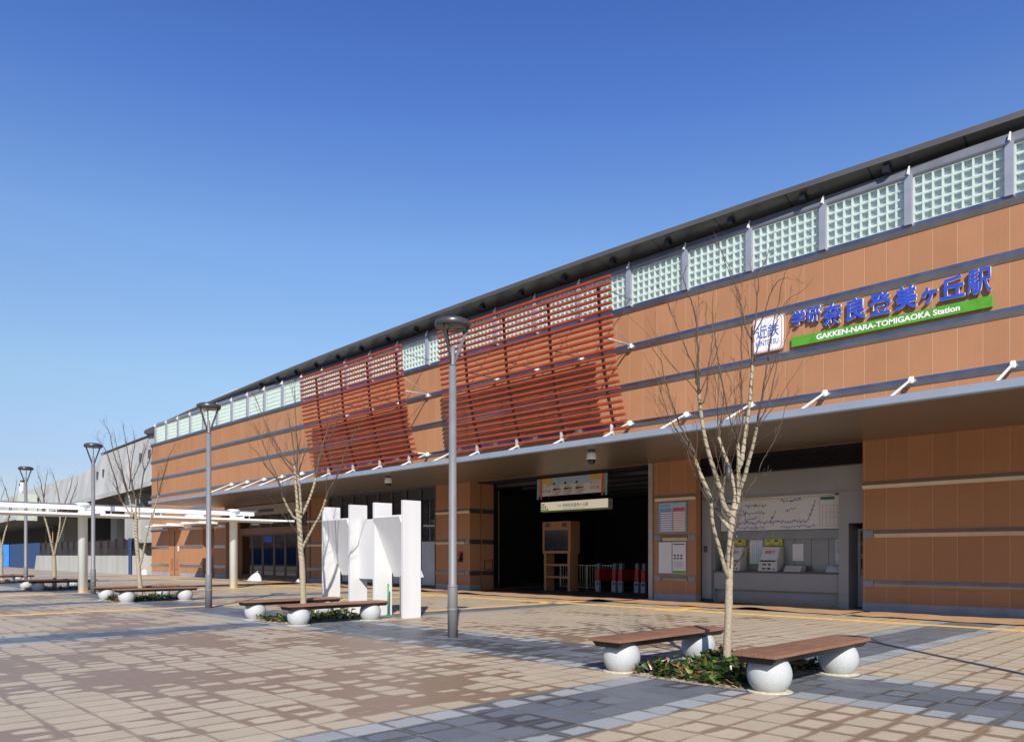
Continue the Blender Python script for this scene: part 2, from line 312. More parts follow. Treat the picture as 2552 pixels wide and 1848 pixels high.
# ------------------------------------------------------------------ mesh helpers
class MB:
    def __init__(s): s.v = []; s.f = []; s.mi = []; s.sm = []
    def face(s, pts, m=0, smooth=False):
        k = len(s.v); s.v += [tuple(q) for q in pts]; s.f.append(tuple(range(k, k + len(pts)))); s.mi.append(m); s.sm.append(smooth)
        return s
    def box(s, x0, x1, y0, y1, z0, z1, m=0):
        k = len(s.v)
        s.v += [(x0, y0, z0), (x1, y0, z0), (x1, y1, z0), (x0, y1, z0), (x0, y0, z1), (x1, y0, z1), (x1, y1, z1), (x0, y1, z1)]
        for q in ((0, 3, 2, 1), (4, 5, 6, 7), (0, 1, 5, 4), (1, 2, 6, 5), (2, 3, 7, 6), (3, 0, 4, 7)):
            s.f.append(tuple(k + i for i in q)); s.mi.append(m); s.sm.append(False)
        return s
    def prism(s, prof, axis, lo, hi, m=0):
        def P(a, b, c): return {'x': (c, a, b), 'y': (a, c, b), 'z': (a, b, c)}[axis]
        k = len(s.v); n = len(prof)
        s.v += [P(a, b, lo) for a, b in prof] + [P(a, b, hi) for a, b in prof]
        s.f.append(tuple(range(k, k + n))[::-1]); s.f.append(tuple(range(k + n, k + 2 * n))); s.mi += [m, m]; s.sm += [False, False]
        for i in range(n):
            j = (i + 1) % n; s.f.append((k + i, k + j, k + n + j, k + n + i)); s.mi.append(m); s.sm.append(False)
        return s
    def tube(s, pts, rad, n=6, m=0, cap=True, smooth=True):
        pts = [Vector(q) for q in pts]
        if isinstance(rad, (int, float)): rad = [rad] * len(pts)
        k0 = len(s.v); up = None
        for i, q in enumerate(pts):
            tng = (pts[min(i + 1, len(pts) - 1)] - pts[max(i - 1, 0)]).normalized()
            if up is None:
                up = Vector((1, 0, 0)) if abs(tng.x) < 0.8 else Vector((0, 1, 0))
            a = (up - tng * up.dot(tng)).normalized(); up = a; bb = tng.cross(a)
            for j in range(n):
                th = 2 * math.pi * j / n
                s.v.append(tuple(q + (a * math.cos(th) + bb * math.sin(th)) * rad[i]))
        for i in range(len(pts) - 1):
            for j in range(n):
                a0 = k0 + i * n + j; a1 = k0 + i * n + (j + 1) % n
                s.f.append((a0, a1, a1 + n, a0 + n)); s.mi.append(m); s.sm.append(smooth)
        if cap:
            s.f.append(tuple(range(k0, k0 + n))[::-1]); e0 = k0 + (len(pts) - 1) * n
            s.f.append(tuple(range(e0, e0 + n))); s.mi += [m, m]; s.sm += [False, False]
        return s
    def lathe(s, prof, n=24, c=(0, 0, 0), m=0, smooth=True):
        k0 = len(s.v)
        for r, z in prof:
            for j in range(n):
                th = 2 * math.pi * j / n
                s.v.append((c[0] + r * math.cos(th), c[1] + r * math.sin(th), c[2] + z))
        for i in range(len(prof) - 1):
            for j in range(n):
                a0 = k0 + i * n + j; a1 = k0 + i * n + (j + 1) % n
                s.f.append((a0, a1, a1 + n, a0 + n)); s.mi.append(m); s.sm.append(smooth)
        s.f.append(tuple(range(k0, k0 + n))[::-1]); e0 = k0 + (len(prof) - 1) * n
        s.f.append(tuple(range(e0, e0 + n))); s.mi += [m, m]; s.sm += [False, False]
        return s
    def build(s, name, mats, parent=None, loc=(0, 0, 0), bevel=0.0, recalc=True):
        me = bpy.data.meshes.new(name); me.from_pydata(s.v, [], s.f)
        if not isinstance(mats, (list, tuple)): mats = [mats]
        for q in mats: me.materials.append(q)
        me.polygons.foreach_set('material_index', s.mi); me.polygons.foreach_set('use_smooth', s.sm)
        if recalc:
            bm = bmesh.new(); bm.from_mesh(me); bmesh.ops.recalc_face_normals(bm, faces=bm.faces)
            if bevel:
                ed = [q for q in bm.edges if len(q.link_faces) == 2 and q.calc_face_angle(0) > 0.7]
                bmesh.ops.bevel(bm, geom=ed, offset=bevel, segments=2, affect='EDGES', profile=0.5, clamp_overlap=True)
            bm.to_mesh(me); bm.free()
        me.update()
        o = bpy.data.objects.new(name, me); COL.objects.link(o); o.location = loc
        if parent: o.parent = parent
        return o

def tag(o, label=None, cat=None, group=None, kind=None):
    if label: o['label'] = label
    if cat: o['category'] = cat
    if group: o['group'] = group
    if kind: o['kind'] = kind
    return o
def empty(name, loc=(0, 0, 0), rz=0.0, **k):
    o = bpy.data.objects.new(name, None); COL.objects.link(o); o.location = loc; o.rotation_euler = (0, 0, rz)
    o.empty_display_size = 0.3
    return tag(o, **k)
def copy_tree(o, parent=None):
    c = o.copy(); COL.objects.link(c)
    if parent: c.parent = parent
    for ch in list(o.children): copy_tree(ch, c)
    return c
def box(name, mt, parent, *a, bevel=0.0): return MB().box(*a).build(name, mt, parent, bevel=bevel)

def text_mesh(body, x0, x1, z0, z1, y, depth=0.0, bold=0.0, mats=None, name='lettering', parent=None, keep=False):
    """real lettering on a plane facing -y, stretched into the box x0..x1, z0..z1 with its front at y"""
    cu = bpy.data.curves.new(name, 'FONT'); cu.body = body; cu.extrude = 0.05 if depth else 0.0; cu.offset = bold; cu.resolution_u = 3
    ob = bpy.data.objects.new(name, cu); COL.objects.link(ob)
    bpy.context.view_layer.update()
    me = bpy.data.meshes.new_from_object(ob)
    bpy.data.objects.remove(ob); me.name = name
    xs = [q.co.x for q in me.vertices]; ys = [q.co.y for q in me.vertices]
    if not xs: return None
    ax, bx, ay, by = min(xs), max(xs), min(ys), max(ys)
    sx = (x1 - x0) / (bx - ax); sy = (z1 - z0) / (by - ay)
    if keep: sx = min(sx, sy)
    for q in me.vertices:
        c = q.co.copy()
        q.co = (x0 + (c.x - ax) * sx, y + ((0.05 - c.z) / 0.1 * depth if depth else 0), z0 + (c.y - ay) * sy)
    me.materials.clear()
    for q in mats: me.materials.append(q)
    me.update()
    if len(mats) > 1:
        for pl in me.polygons: pl.material_index = 0 if abs(pl.normal.y) > 0.5 else 1
    o = bpy.data.objects.new(name, me); COL.objects.link(o)
    if parent: o.parent = parent
    return o

# ================================================================== GROUND
g = MB().face([(-1500, -1500, 0), (1500, -1500, 0), (1500, 1500, 0), (-1500, 1500, 0)]).build('plaza_pavement', M['pave'], recalc=False); tag(g, kind='structure')
tag(MB().face([(-220, -60, .004), (60, -60, .004), (60, -28, .004), (-220, -28, .004)]).build('road', M['asphalt'], recalc=False), kind='structure')
tb = MB()
def strip(x0, x1, y0, y1): tb.box(x0, x1, y0, y1, 0.0, 0.006)
strip(-62, 10, -3.72, -3.42)
strip(-24.05, -23.75, -40, -10.2); strip(-24.05, -23.75, -10.2, -3.72)
strip(-36.0, -35.7, -40, -3.72)
strip(-17.55, -17.25, -10.4, -3.72); strip(-17.55, -17.25, -3.42, -2.25); strip(-12.95, -12.65, -3.42, -2.3)
strip(-17.85, -16.95, -4.02, -3.725); strip(-13.25, -12.35, -4.02, -3.725)
tag(tb.build('tactile_paving_lines', M['yellow']), kind='structure')

# ================================================================== STATION BUILDING
st = empty('station_building', (0, 0, 0), label='long orange panelled station hall with a glass block strip under its dark curved eave', cat='station')
XL, XR = -66.1, 9.0
# --- upper wall and rear body
box('upper_wall', M['clad'], st, XL, XR, 0, 0.3, 4.9, 10.62)
MB().box(XL, XL + 0.3, 0.3, 14, 0, 10.62).box(XR - 0.3, XR, 0.3, 14, 0, 10.62).box(XL + .3, XR - .3, 13.7, 14, 0, 10.62).build('end_wall', M['clad'], st)
low = [(XL, -62.3), (-60.0, -55.7), (-53.65, -51.75), (-40.6, -38.4), (-28.49, -26.05), (-16.05, -14.32), (-8.78, XR)]
for a, b_ in low:
    wl = box('lower_wall', M['clad'], st, a, b_, 0, 0.3, 0.24, 4.9)
    box('plinth', M['plinth'], st, a, b_, -0.012, 0.3, 0.0, 0.24)
box('lower_wall', M['clad'], st, -62.3, -60.0, 0, 0.3, 3.45, 4.9)
box('lower_wall', M['clad'], st, -55.7, -53.65, 0, 0.3, 3.45, 4.9)
MB().box(-16.35, XR - .3, 0.3, 0.5, 4.75, 5.2).build('lintel', M['darkwall'], st)

# --- V section rails
def strap_prof(z0, z1, d=0.062, y=0.0): h = z1 - z0; return [(y, z0), (y - .016, z0), (y - d, z0 + h * .5), (y - d + .002, z0 + h * .53), (y - .016, z1), (y, z1)]
for z0, z1 in ((10.47, 10.76), (9.06, 9.34), (7.65, 7.91), (6.26, 6.50)):
    MB().prism(strap_prof(z0, z1), 'x', XL - 0.12, XR).build('wall_rail', M['strap'], st)
LOWZ = ((4.93, 5.12), (3.50, 3.70), (2.10, 2.31), (0.68, 0.88))
MB().prism(strap_prof(4.93, 5.15), 'x', XL - .12, -51.9).build('wall_rail', M['strap'], st)
for z0, z1 in LOWZ[1:]:
    for a, b_ in low:
        e = 0.33 if z1 < 3 else 0.0
        l = 0.33 if a in (-8.78, -16.05) else 0.0; r = 0.33 if b_ in (-26.05, -14.32) else 0.0
        if not e: l = r = 0
        if a == XL: l = -0.12
        MB().prism(strap_prof(z0, z1), 'x', a + l + (.06 if a == -16.05 else 0), b_ - r).build('wall_rail', M['strap'], st)
        q = MB()
        if l > 0: q.box(a + .02, a + l - .02, -0.035, -0.001, z0 + .01, z1 - .01)
        if r > 0: q.box(b_ - r + .02, b_ - .01, -0.035, -0.001, z0 + .01, z1 - .01)
        if q.v: q.build('rail_end_plate', M['rail'], st)

# --- glass block band
def block_panel():
    q = MB(); wdt = BAY - 0.22; n = 9; rows = 5; h = 1.26; cw = wdt / n; ch = h / rows
    q.box(0, wdt, 0.13, 0.16, 0, h, 1)
    for i in range(n + 1): q.box(i * cw - .022, i * cw + .022, 0.02, 0.13, 0, h)
    for k in range(rows + 1):
        for i in range(n): q.box(i * cw + .022, (i + 1) * cw - .022, 0.025, 0.13, k * ch - .020, k * ch + .020)
    return q
gp0 = None; ml0 = None
for i in range(31):
    x = BX + BAY * i
    if x > XR - .1: break
    if gp0 is None:
        gp0 = block_panel().build('glass_block_panel', [M['blockrib'], M['blockpane']], st); gp = gp0
        ml0 = MB().box(-.095, .095, -0.10, 0.18, 0, 1.36).build('mullion', M['mull'], st); ml = ml0
        fn0 = MB().prism([(-0.16, 0.0), (0.0, 0.0), (0.0, 0.27)], 'x', -.02, .02).build('mullion_fin', M['fin'], st); fn = fn0
    else:
        gp = gp0.copy(); ml = ml0.copy(); fn = fn0.copy()
        for o in (gp, ml, fn): COL.objects.link(o)
    gp.location = (x + .11, 0, 10.775); ml.location = (x, 0, 10.72); fn.location = (x + .02, -0.05, 12.08)
    if x + BAY > XR: gp.location = (x + .11, 0, 10.775)
MB().prism([(0.0, 12.05), (-0.03, 12.10), (-0.03, 12.16), (0.06, 12.36), (0.2, 12.36), (0.2, 12.05)], 'x', XL + 1.0, XR).build('head_rail', M['rail'], st)
MB().box(XL + .3, XR - .3, 3.4, 3.6, 10.62, 12.5).box(XL + .3, XR - .3, .3, 3.4, 10.55, 10.62).build('added_backlight_well', M['white'], st)  # unseen white wall and floor added under a roof gap to backlight the blocks
MB().face([(XL + .3, 3.6, 12.5), (XR - .3, 3.6, 12.5), (XR - .3, 13.9, 12.9), (XL + .3, 13.9, 12.9)]).build('rear_roof', M['rooftop'], st, recalc=False)

# --- roof: shallow slab whose front edge swings out over the middle
RE = [(-71.6, 1.45), (-71.2, 1.15), (-70.2, .92), (-67.2, .70), (-63.9, .47), (-60.9, .22), (-58, .04), (-55.3, -.13), (-50, -.45), (-45.7, -.66), (-42.1, -.84), (-38, -1.0), (-35.5, -1.07), (-29.7, -1.16), (-27, -1.19), (-24, -1.19), (-18.4, -1.17), (-15, -1.08), (-11.4, -.95), (-9, -.82), (-6.5, -.67), (-4.7, -.58), (0, -.32), (4, -.05), (XR + .6, .35)]
RE = [(x * 1.022 if x < 0 else x, y + .47) for x, y in RE]; ZE = 12.60
so = MB(); fa = MB(); tp = MB()
for (xa, ya), (xb, yb) in zip(RE[:-1], RE[1:]):
    za = zb = ZE
    so.face([(xa, ya, za), (xb, yb, zb), (xb, max(.12, yb + .5), 12.37), (xa, max(.12, ya + .5), 12.37)]).face([(xa, max(.12, ya + .5), 12.37), (xb, max(.12, yb + .5), 12.37), (xb, max(.45, yb + .9), 12.38), (xa, max(.45, ya + .9), 12.38)])
    fa.face([(xa, ya, za), (xa, ya - .015, za + .155), (xb, yb - .015, zb + .155), (xb, yb, zb)])
    fa.face([(xa, ya - .015, za + .155), (xa, ya + .05, za + .17), (xb, yb + .05, zb + .17), (xb, yb - .015, zb + .155)])
    tp.face([(xa, ya + .05, za + .17), (xa, max(.45, ya + .9), 12.86), (xb, max(.45, yb + .9), 12.86), (xb, yb + .05, zb + .17)])
    tp.face([(xa, max(.45, ya + .9), 12.38), (xb, max(.45, yb + .9), 12.38), (xb, max(.45, yb + .9), 12.86), (xa, max(.45, ya + .9), 12.86)])
rf = tp.build('roof', M['rooftop'], st, recalc=False)
so.build('roof_soffit', M['roofsoffit'], rf, recalc=False); fa.build('roof_fascia', M['roofmet'], rf, recalc=False)
for i in range(1, 29):
    x = BX + BAY * i - .55
    k = next(j for j in range(len(RE) - 1) if RE[j][0] <= x <= RE[j + 1][0]); ye = RE[k][1] + (RE[k + 1][1] - RE[k][1]) * (x - RE[k][0]) / (RE[k + 1][0] - RE[k][0])
    if ye < -.2: MB().box(x - .09, x + .09, ye * .45 - .08, ye * .45 + .12, 12.34, 12.52).build('soffit_fitting', M['black'], rf)
rr = MB(); pts = [(x, y + .5, 12.77 + .30) for x, y in RE[3:9]]
rr.tube(pts, .018, 5)
for x, y, z in pts: rr.tube([(x, y, z - .35), (x, y, z)], .014, 5)
rr.build('roof_safety_rail', M['fin'], rf)

# --- canopy
CX0 = -51.75
cn = MB().box(CX0, XR + .2, -5.0, -0.002, 4.90, 5.06).build('canopy', M['rail'], st)
MB().box(CX0, XR + .2, -5.0, 0.0, 4.885, 4.897).build('canopy_soffit', M['soffit'], cn)
MB().prism([(-5.12, 4.895), (-5.13, 4.91), (-5.13, 5.075), (-5.0, 5.085), (-5.0, 4.88), (-5.10, 4.88)], 'x', CX0 - .02, XR + .2).build('canopy_fascia', M['canopy'], cn)
scr_x = ((-25.75, -16.37), (-38.4, -28.95))
rod0 = None
for i in range(6, 31):
    x = BX + BAY * i + .1
    if x > XR: break
    q = MB().tube([(0, -0.15, 6.42), (0, -3.3, 4.98)], .038, 8)
    if rod0 is None:
        rod0 = q.build('canopy_rod', M['white'], cn)
        rb0 = MB().prism([(-.05, 6.36), (-.05, 6.50), (-.13, 6.51), (-.25, 6.41), (-.22, 6.31), (-.13, 6.33)], 'x', -.045, .045).build('rod_bracket', M['offwhite'], rod0); r = rod0
    else: r = copy_tree(rod0, cn)
    r.location = (x, 0, 0)

# --- doors and hoods in the left wall
d1 = MB().box(-62.3, -60.0, 0.04, 0.12, 0.03, 3.45).build('service_door', M['clad'], st)
lv = MB()
for x0, x1 in ((-61.95, -61.3), (-61.0, -60.35)):
    lv.box(x0 - .04, x1 + .04, .02, .045, .45, 1.35)
    for k in range(11): lv.box(x0, x1, .0, .02, .48 + k * .078, .52 + k * .078)
lv.build('door_louvre', M['kiosk'], d1)
MB().box(-61.17, -61.13, .0, .05, .0, 3.45).build('door_joint', M['darkpost'], d1)
box('notice', M['paper'], d1, -60.55, -60.3, .01, .035, 1.9, 2.3)
MB().box(-55.7, -53.65, .5, .58, .0, 3.45).box(-55.75, -55.7, .3, .58, 0, 3.5).box(-53.65, -53.6, .3, .58, 0, 3.5).build('service_door', M['browntrim'], st)
for x0, x1 in ((-63.5, -59.3), (-57.6, -53.2)):
    h = MB().box(x0, x1, -1.35, 0.0, 3.80, 3.90).build('door_hood', M['offwhite'], st)
    MB().box(x0 + .5, x0 + .7, -1.0, -.002, 3.905, 4.02).box(x1 - .7, x1 - .5, -1.0, -.002, 3.905, 4.02).build('hood_bracket', M['offwhite'], h)

# --- recessed entrance with glazed doors
en = empty('entrance_screen', (0, 0, 0)); en.parent = st
ey = 0.85
MB().box(-51.75, -51.5, 0.3, ey, 0, 4.9).box(-40.85, -40.6, 0.3, ey, 0, 4.9).build('reveal', M['clad'], en)
MB().box(-50.6, -40.86, .25, .75, 4.22, 4.84).build('sign_beam', M['beam'], en)
MB().box(-47.3, -45.3, .235, .249, 4.38, 4.56).build('beam_slot', M['darkpost'], en)
fm = MB(); x = -51.5
fm.box(-51.5, -40.85, ey - .04, ey + .08, 3.0, 3.42)
for x in (-51.5, -49.9, -48.4, -46.9, -45.4, -43.9, -42.4, -40.95): fm.box(x, x + .10, ey, ey + .06, 3.42, 4.22)
fm.box(-51.5, -40.85, ey - .02, ey + .06, 0.0, .10)
fm.box(-42.3, -40.85, ey - .03, ey + .06, .1, 3.0); fm.box(-51.5, -51.15, ey - .02, ey + .06, .1, 3.0)
fm.build('door_frame', M['browntrim'], en)
xs = [-51.15, -49.5, -48.0, -46.4, -44.9, -43.35, -42.3]
for x0, x1 in zip(xs[:-1], xs[1:]):
    df = MB().box(x0 + .01, x0 + .13, ey, ey + .05, .1, 3.0).box(x1 - .13, x1 - .01, ey, ey + .05, .1, 3.0).box(x0 + .13, x1 - .13, ey, ey + .05, .1, .3).box(x0 + .13, x1 - .13, ey, ey + .05, 2.88, 3.0).build('door', M['doorbrown'], en)
    MB().box(x0 + .13, x1 - .13, ey + .02, ey + .026, .3, 2.88).build('pane', M['glassdk'], df)
MB().box(-51.4, -40.95, ey + .03, ey + .036, 3.42, 4.22).build('transom_pane', M['glassdk'], en)
box('door_sign', M['signblue'], en, -48.0 + .2, -46.6, ey - .012, ey - .002, 2.45, 2.85)
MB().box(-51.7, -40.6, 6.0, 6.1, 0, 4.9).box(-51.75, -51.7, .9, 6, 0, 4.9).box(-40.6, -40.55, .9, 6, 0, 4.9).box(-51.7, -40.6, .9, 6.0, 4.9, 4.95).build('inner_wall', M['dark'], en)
MB().box(-51.6, -40.7, 1.5, 1.6, 3.62, 3.86).build('lime_band', M['lime'], en)
MB().box(-40.3, -40.2, -.03, -.001, .25, 4.88).build('rain_pipe', M['darkpost'], st)

# --- big window of the waiting room
wi = empty('window_wall', (0, 0, 0)); wi.parent = st
x0, x1 = -38.4, -28.49
MB().box(x0, x1, .06, .2, 0, .16).box(x0, x1, .1, .2, 4.8, 4.9).build('window_frame', M['darkpost'], wi)
k = 0
for i in range(9):
    x = x0 + .05 + i * 1.205
    MB().box(x, x + .14, .08, .2, .16, 4.8).build('window_mullion', M['darkpost'], wi)
    if i < 8:
        MB().box(x + .14, x + 1.205, .14, .146, .16, 4.8).build('pane', M['glass'], wi)
        MB().box(x + .14, x + 1.205, .128, .134, .16, 2.25).build('frosted_film', M['frost'], wi)
        if i not in (2, 6): MB().box(x + .20, x + 1.14, .21, .22, 3.55 if i % 3 else 3.75, 4.78).build('soffit_reflection', M['creamwall'], wi)  # added cream strips stand in for the canopy soffit mirrored in the glass
MB().box(x0, x1, 4.0, 4.1, 0, 4.9).build('room_wall', M['creamwall'], wi)
MB().box(x0, x1, .3, 4.0, 4.85, 4.9).build('room_ceiling', M['creamwall'], wi)
MB().box(x0, x1, .5, .55, 2.75, 3.35).build('lime_band', M['greenink'], wi)  # green strip put in for the green reflection in the window
MB().box(x0 - .05, x0, .3, 4.0, 0, 4.9).box(x1, x1 + .05, .66, 4.0, 0, 4.9).build('room_side_wall', M['darkwall'], wi)
q = MB()
for i in range(7): q.box(x0 + .6 + i * 1.4, x0 + 1.5 + i * 1.4, 0.6, 1.3, 2.35, 2.62)
q.build('shelf_boxes', M['gategrey'], wi)

# --- pier beside the hall opening, its return and jamb
MB().box(-26.35, -26.05, .3, .64, .24, 4.9).box(-26.35, -26.05, .72, 1.45, 0.0, 4.9).build('return_wall', M['clad'], st)
MB().box(-26.35, -26.04, .3, .64, 0, .24).build('plinth', M['plinth'], st)
for z0, z1 in LOWZ[1:]: MB().box(-26.052, -26.035, .0, .64, z0, z1).box(-26.052, -26.04, .73, 1.44, z0, z1).build('return_band', M['darkpost'], st)
MB().box(-26.06, -26.03, .86, .90, .93, 1.37).box(-26.06, -26.03, 1.35, 1.39, .93, 1.37).box(-26.06, -26.03, .90, 1.35, .93, .96).box(-26.06, -26.03, .90, 1.35, 1.34, 1.37).build('access_hatch', M['darkpost'], st)
al = MB().box(-26.76, -26.55, -.10, -.001, 1.30, 1.72).build('fire_alarm', M['black'], st)
MB().box(-26.74, -26.57, -.14, -.10, 1.60, 1.71).build('alarm_label', M['gatered'], al)
MB().lathe([(.001, 0), (.05, .01), (.05, .04), (.03, .06)], 12).build('alarm_lamp', M['amber'], al, (-26.655, -.115, 1.51)).rotation_euler = (R(90), 0, 0)
MB().lathe([(.001, 0), (.09, .01), (.1, .04), (.04, .07), (.001, .075)], 16).build('alarm_bell', M['black'], al, (-26.66, -.09, 1.38)).rotation_euler = (R(90), 0, 0)

# --- hall behind the opening
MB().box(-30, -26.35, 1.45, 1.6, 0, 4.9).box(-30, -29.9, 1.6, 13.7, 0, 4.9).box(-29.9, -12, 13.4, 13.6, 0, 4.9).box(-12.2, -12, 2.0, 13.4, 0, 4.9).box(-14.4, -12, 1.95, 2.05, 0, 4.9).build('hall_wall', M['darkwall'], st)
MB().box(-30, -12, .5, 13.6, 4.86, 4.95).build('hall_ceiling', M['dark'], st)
q = MB()
for i in range(6): q.box(-26, -13, 1.6 + i * 1.7, 1.66 + i * 1.7, 4.72, 4.86)
q.build('ceiling_batten', M['darkpost'], st)
MB().box(-26.1, -12.2, .1, 13.4, .0, .012).build('hall_floor', M['darkwall'], st)
MB().box(-16.25, -16.08, -.06, .35, 0, 4.88).build('shutter_guide', M['beam'], st)
MB().box(-16.3, -16.25, .35, 13.4, 0, 4.9).build('hall_wall', M['dark'], st)

# --- ticket alcove
ac = empty('ticket_alcove', (0, 0, 0)); ac.parent = st
a0, a1 = -14.32, -8.78
q = MB()
for k in range(11): q.prism([(.22, 4.30 + k * .055), (.30, 4.32 + k * .055), (.30, 4.34 + k * .055), (.22, 4.315 + k * .055)], 'x', a0, a1)
q.box(a0, a1, .32, .36, 4.28, 4.9, 0)
q.build('louvre', M['louvre'], ac)
MB().box(a0, a1, .36, .5, 3.50, 4.28).build('header_panel', M['grey'], ac)
MB().box(a0, a1, .33, .36, 4.24, 4.30).box(a0, a1, .34, .36, 3.48, 3.53).build('header_trim', M['greymid'], ac)
MB().box(a0, -13.95, .36, .5, .12, 3.48).build('side_panel', M['grey'], ac)
MB().box(a0, -13.95, .40, .5, 0, .12).build('side_panel_base', M['darkpost'], ac)
MB().box(-14.22, -14.10, .33, .358, 1.70, 1.92).build('switch_box', M['darkpost'], ac)
MB().box(-13.95, -13.9, .5, 1.3, 0, 3.5).build('side_panel', M['grey'], ac)
MB().box(-9.62, -9.33, .36, 1.3, 0, 3.5).build('side_panel', M['grey'], ac)
MB().box(-9.33, a1, .36, .5, 2.55, 3.5).build('door_head', M['grey'], ac)
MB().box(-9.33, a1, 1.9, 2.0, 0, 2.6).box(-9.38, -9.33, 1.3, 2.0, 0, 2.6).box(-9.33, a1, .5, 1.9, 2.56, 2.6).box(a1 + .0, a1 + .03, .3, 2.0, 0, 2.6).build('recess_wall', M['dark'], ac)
MB().box(-13.9, -9.62, 1.0, 1.1, 0, 3.5).build('back_panel', M['greymid'], ac)
MB().box(-13.9, -9.62, .5, 1.0, 3.49, 3.53).build('alcove_ceiling', M['grey'], ac)
MB().box(-13.9, -9.62, .42, 1.0, 1.02, 1.075).build('counter', M['darkpost'], ac)
MB().box(-13.9, -9.62, .46, .6, .46, 1.02).box(-13.9, -9.62, .62, .7, .0, .46).build('counter_front', M['grey'], ac)
MB().box(-13.9, -9.62, .56, .619, .0, .16).build('kick_plate', M['greymid'], ac)
MB().box(-13.9, -9.62, .88, .998, 2.12, 2.40).build('machine_fascia', M['greymid'], ac)
MB().tube([(-13.6, .80, 3.485), (-9.9, .80, 3.485)], .028, 8).build('tube_light_cover', M['white'], ac)
q = MB()
for x in (-13.35, -12.62, -12.0, -11.3, -10.75, -10.2): q.box(x - .006, x + .006, .992, .999, 1.08, 2.12)
q.build('panel_joint', M['darkpost'], ac)

# ================================================================== THINGS ON THE FACADE
def screen(x0, x1, label, skip_left=0):
    s = empty('louvre_screen', ((x0 + x1) / 2, 0, 5.9), label=label, cat='sun screen', group='red slatted screens on the facade')
    cx = (x0 + x1) / 2
    prof = [(6.08, -1.10), (6.6, -1.30), (7.13, -1.48), (8.0, -1.70), (8.94, -1.88), (10.1, -1.99), (11.12, -2.08)]
    def Yz(z):
        for (za, ya), (zb, yb) in zip(prof[:-1], prof[1:]):
            if za <= z <= zb: return ya + (yb - ya) * (z - za) / (zb - za)
        return prof[-1][1] if z > 8 else prof[0][1]
    n = 24; sl0 = None
    for k in range(n):
        z = 6.08 + (11.12 - 6.08) * k / (n - 1); y = Yz(z)
        if sl0 is None:
            hw = (x1 - x0) / 2
            sl0 = MB().box(-hw, hw, -.05, .05, -.046, .046).build('slat', M['red'], s, bevel=.012); o = sl0
        else: o = sl0.copy(); COL.objects.link(o)
        o.location = (0, y, z - 5.9)
    for i in range(31):
        x = BX + BAY * i + .1
        if not (x0 + .3 < x < x1 - .3): continue
        pts = [(x - cx, Yz(z) + .13, z - 5.9) for z in (6.15, 6.6, 7.13, 7.6, 8.0, 8.94, 10.1, 11.0)]
        MB().tube(pts, .06, 8).build('post', M['darkpost'], s)
        b = MB().tube([(x - cx, -.12, 9.26 - 5.9), (x - cx, Yz(9.26) + .15, 9.24 - 5.9)], .035, 6)
        b.box(x - cx - .07, x - cx + .07, -.18, -.06, 9.14 - 5.9, 9.30 - 5.9)
        b.tube([(x - cx, -.12, 9.32 - 5.9), (x - cx, Yz(10.0) + .15, 10.0 - 5.9)], .014, 5)
        b.build('bracket', M['rail2'], s)
        MB().tube([(x - cx, -.12, 6.44 - 5.9), (x - cx, Yz(6.44) + .15, 6.40 - 5.9)], .04, 6).build('lower_bracket', M['offwhite'], s)
        MB().tube([(x - cx, .0, 10.95 - 5.9), (x - cx, Yz(10.95) + .15, 10.95 - 5.9)], .02, 5).build('upper_tie', M['rail'], s)
        MB().prism([(Yz(6.2) - .10, 5.93 - 5.9), (Yz(6.2) - .10, 6.22 - 5.9), (Yz(6.2) - .04, 6.3 - 5.9), (Yz(6.2) + .03, 6.2 - 5.9), (Yz(6.2) + .1, 5.85 - 5.9)], 'x', x - cx - .025, x - cx + .025).build('tie_plate', M['rail2'], s)
    return s
screen(-25.75, -16.37, 'red slatted screen on the orange wall straight above the dark hall opening')
screen(-37.65, -28.4, 'farther red slatted screen, with bare branches in front of its left edge')

sg = empty('station_name_sign', (-8.2, -0.02, 8.0), label='raised blue characters over a green strip with white lettering on the orange wall', cat='sign')
ox, oz = -8.2, 8.0
cells = [('学', -10.87, -10.44, 8.61, 9.07), ('研', -10.40, -9.97, 8.61, 9.07), ('奈', -9.91, -9.33, 8.40, 9.04), ('良', -9.22, -8.64, 8.40, 9.05), ('登', -8.56, -7.96, 8.40, 9.03), ('美', -7.86, -7.28, 8.40, 9.05), ('ヶ', -7.19, -6.77, 8.41, 8.86), ('丘', -6.72, -6.12, 8.41, 9.01), ('駅', -6.07, -5.50, 8.38, 9.03)]
for ch, x0, x1, z0, z1 in cells:
    text_mesh(ch, x0 - ox, x1 - ox, z0 - oz, z1 - oz, -.10, .07, .014 if ch == '駅' else .030, [M['signblue'], M['letterside']], 'character', sg)
gpn = MB().box(-10.89 - ox, -5.49 - ox, -.07, .0, 7.99 - oz, 8.285 - oz).build('green_strip', M['greenink'], sg, bevel=.006)
text_mesh('GAKKEN-NARA-TOMIGAOKA Station', -10.1 - ox, -6.24 - ox, 8.06 - oz, 8.225 - oz, -.076, .006, .028, [M['white']], 'lettering', gpn)

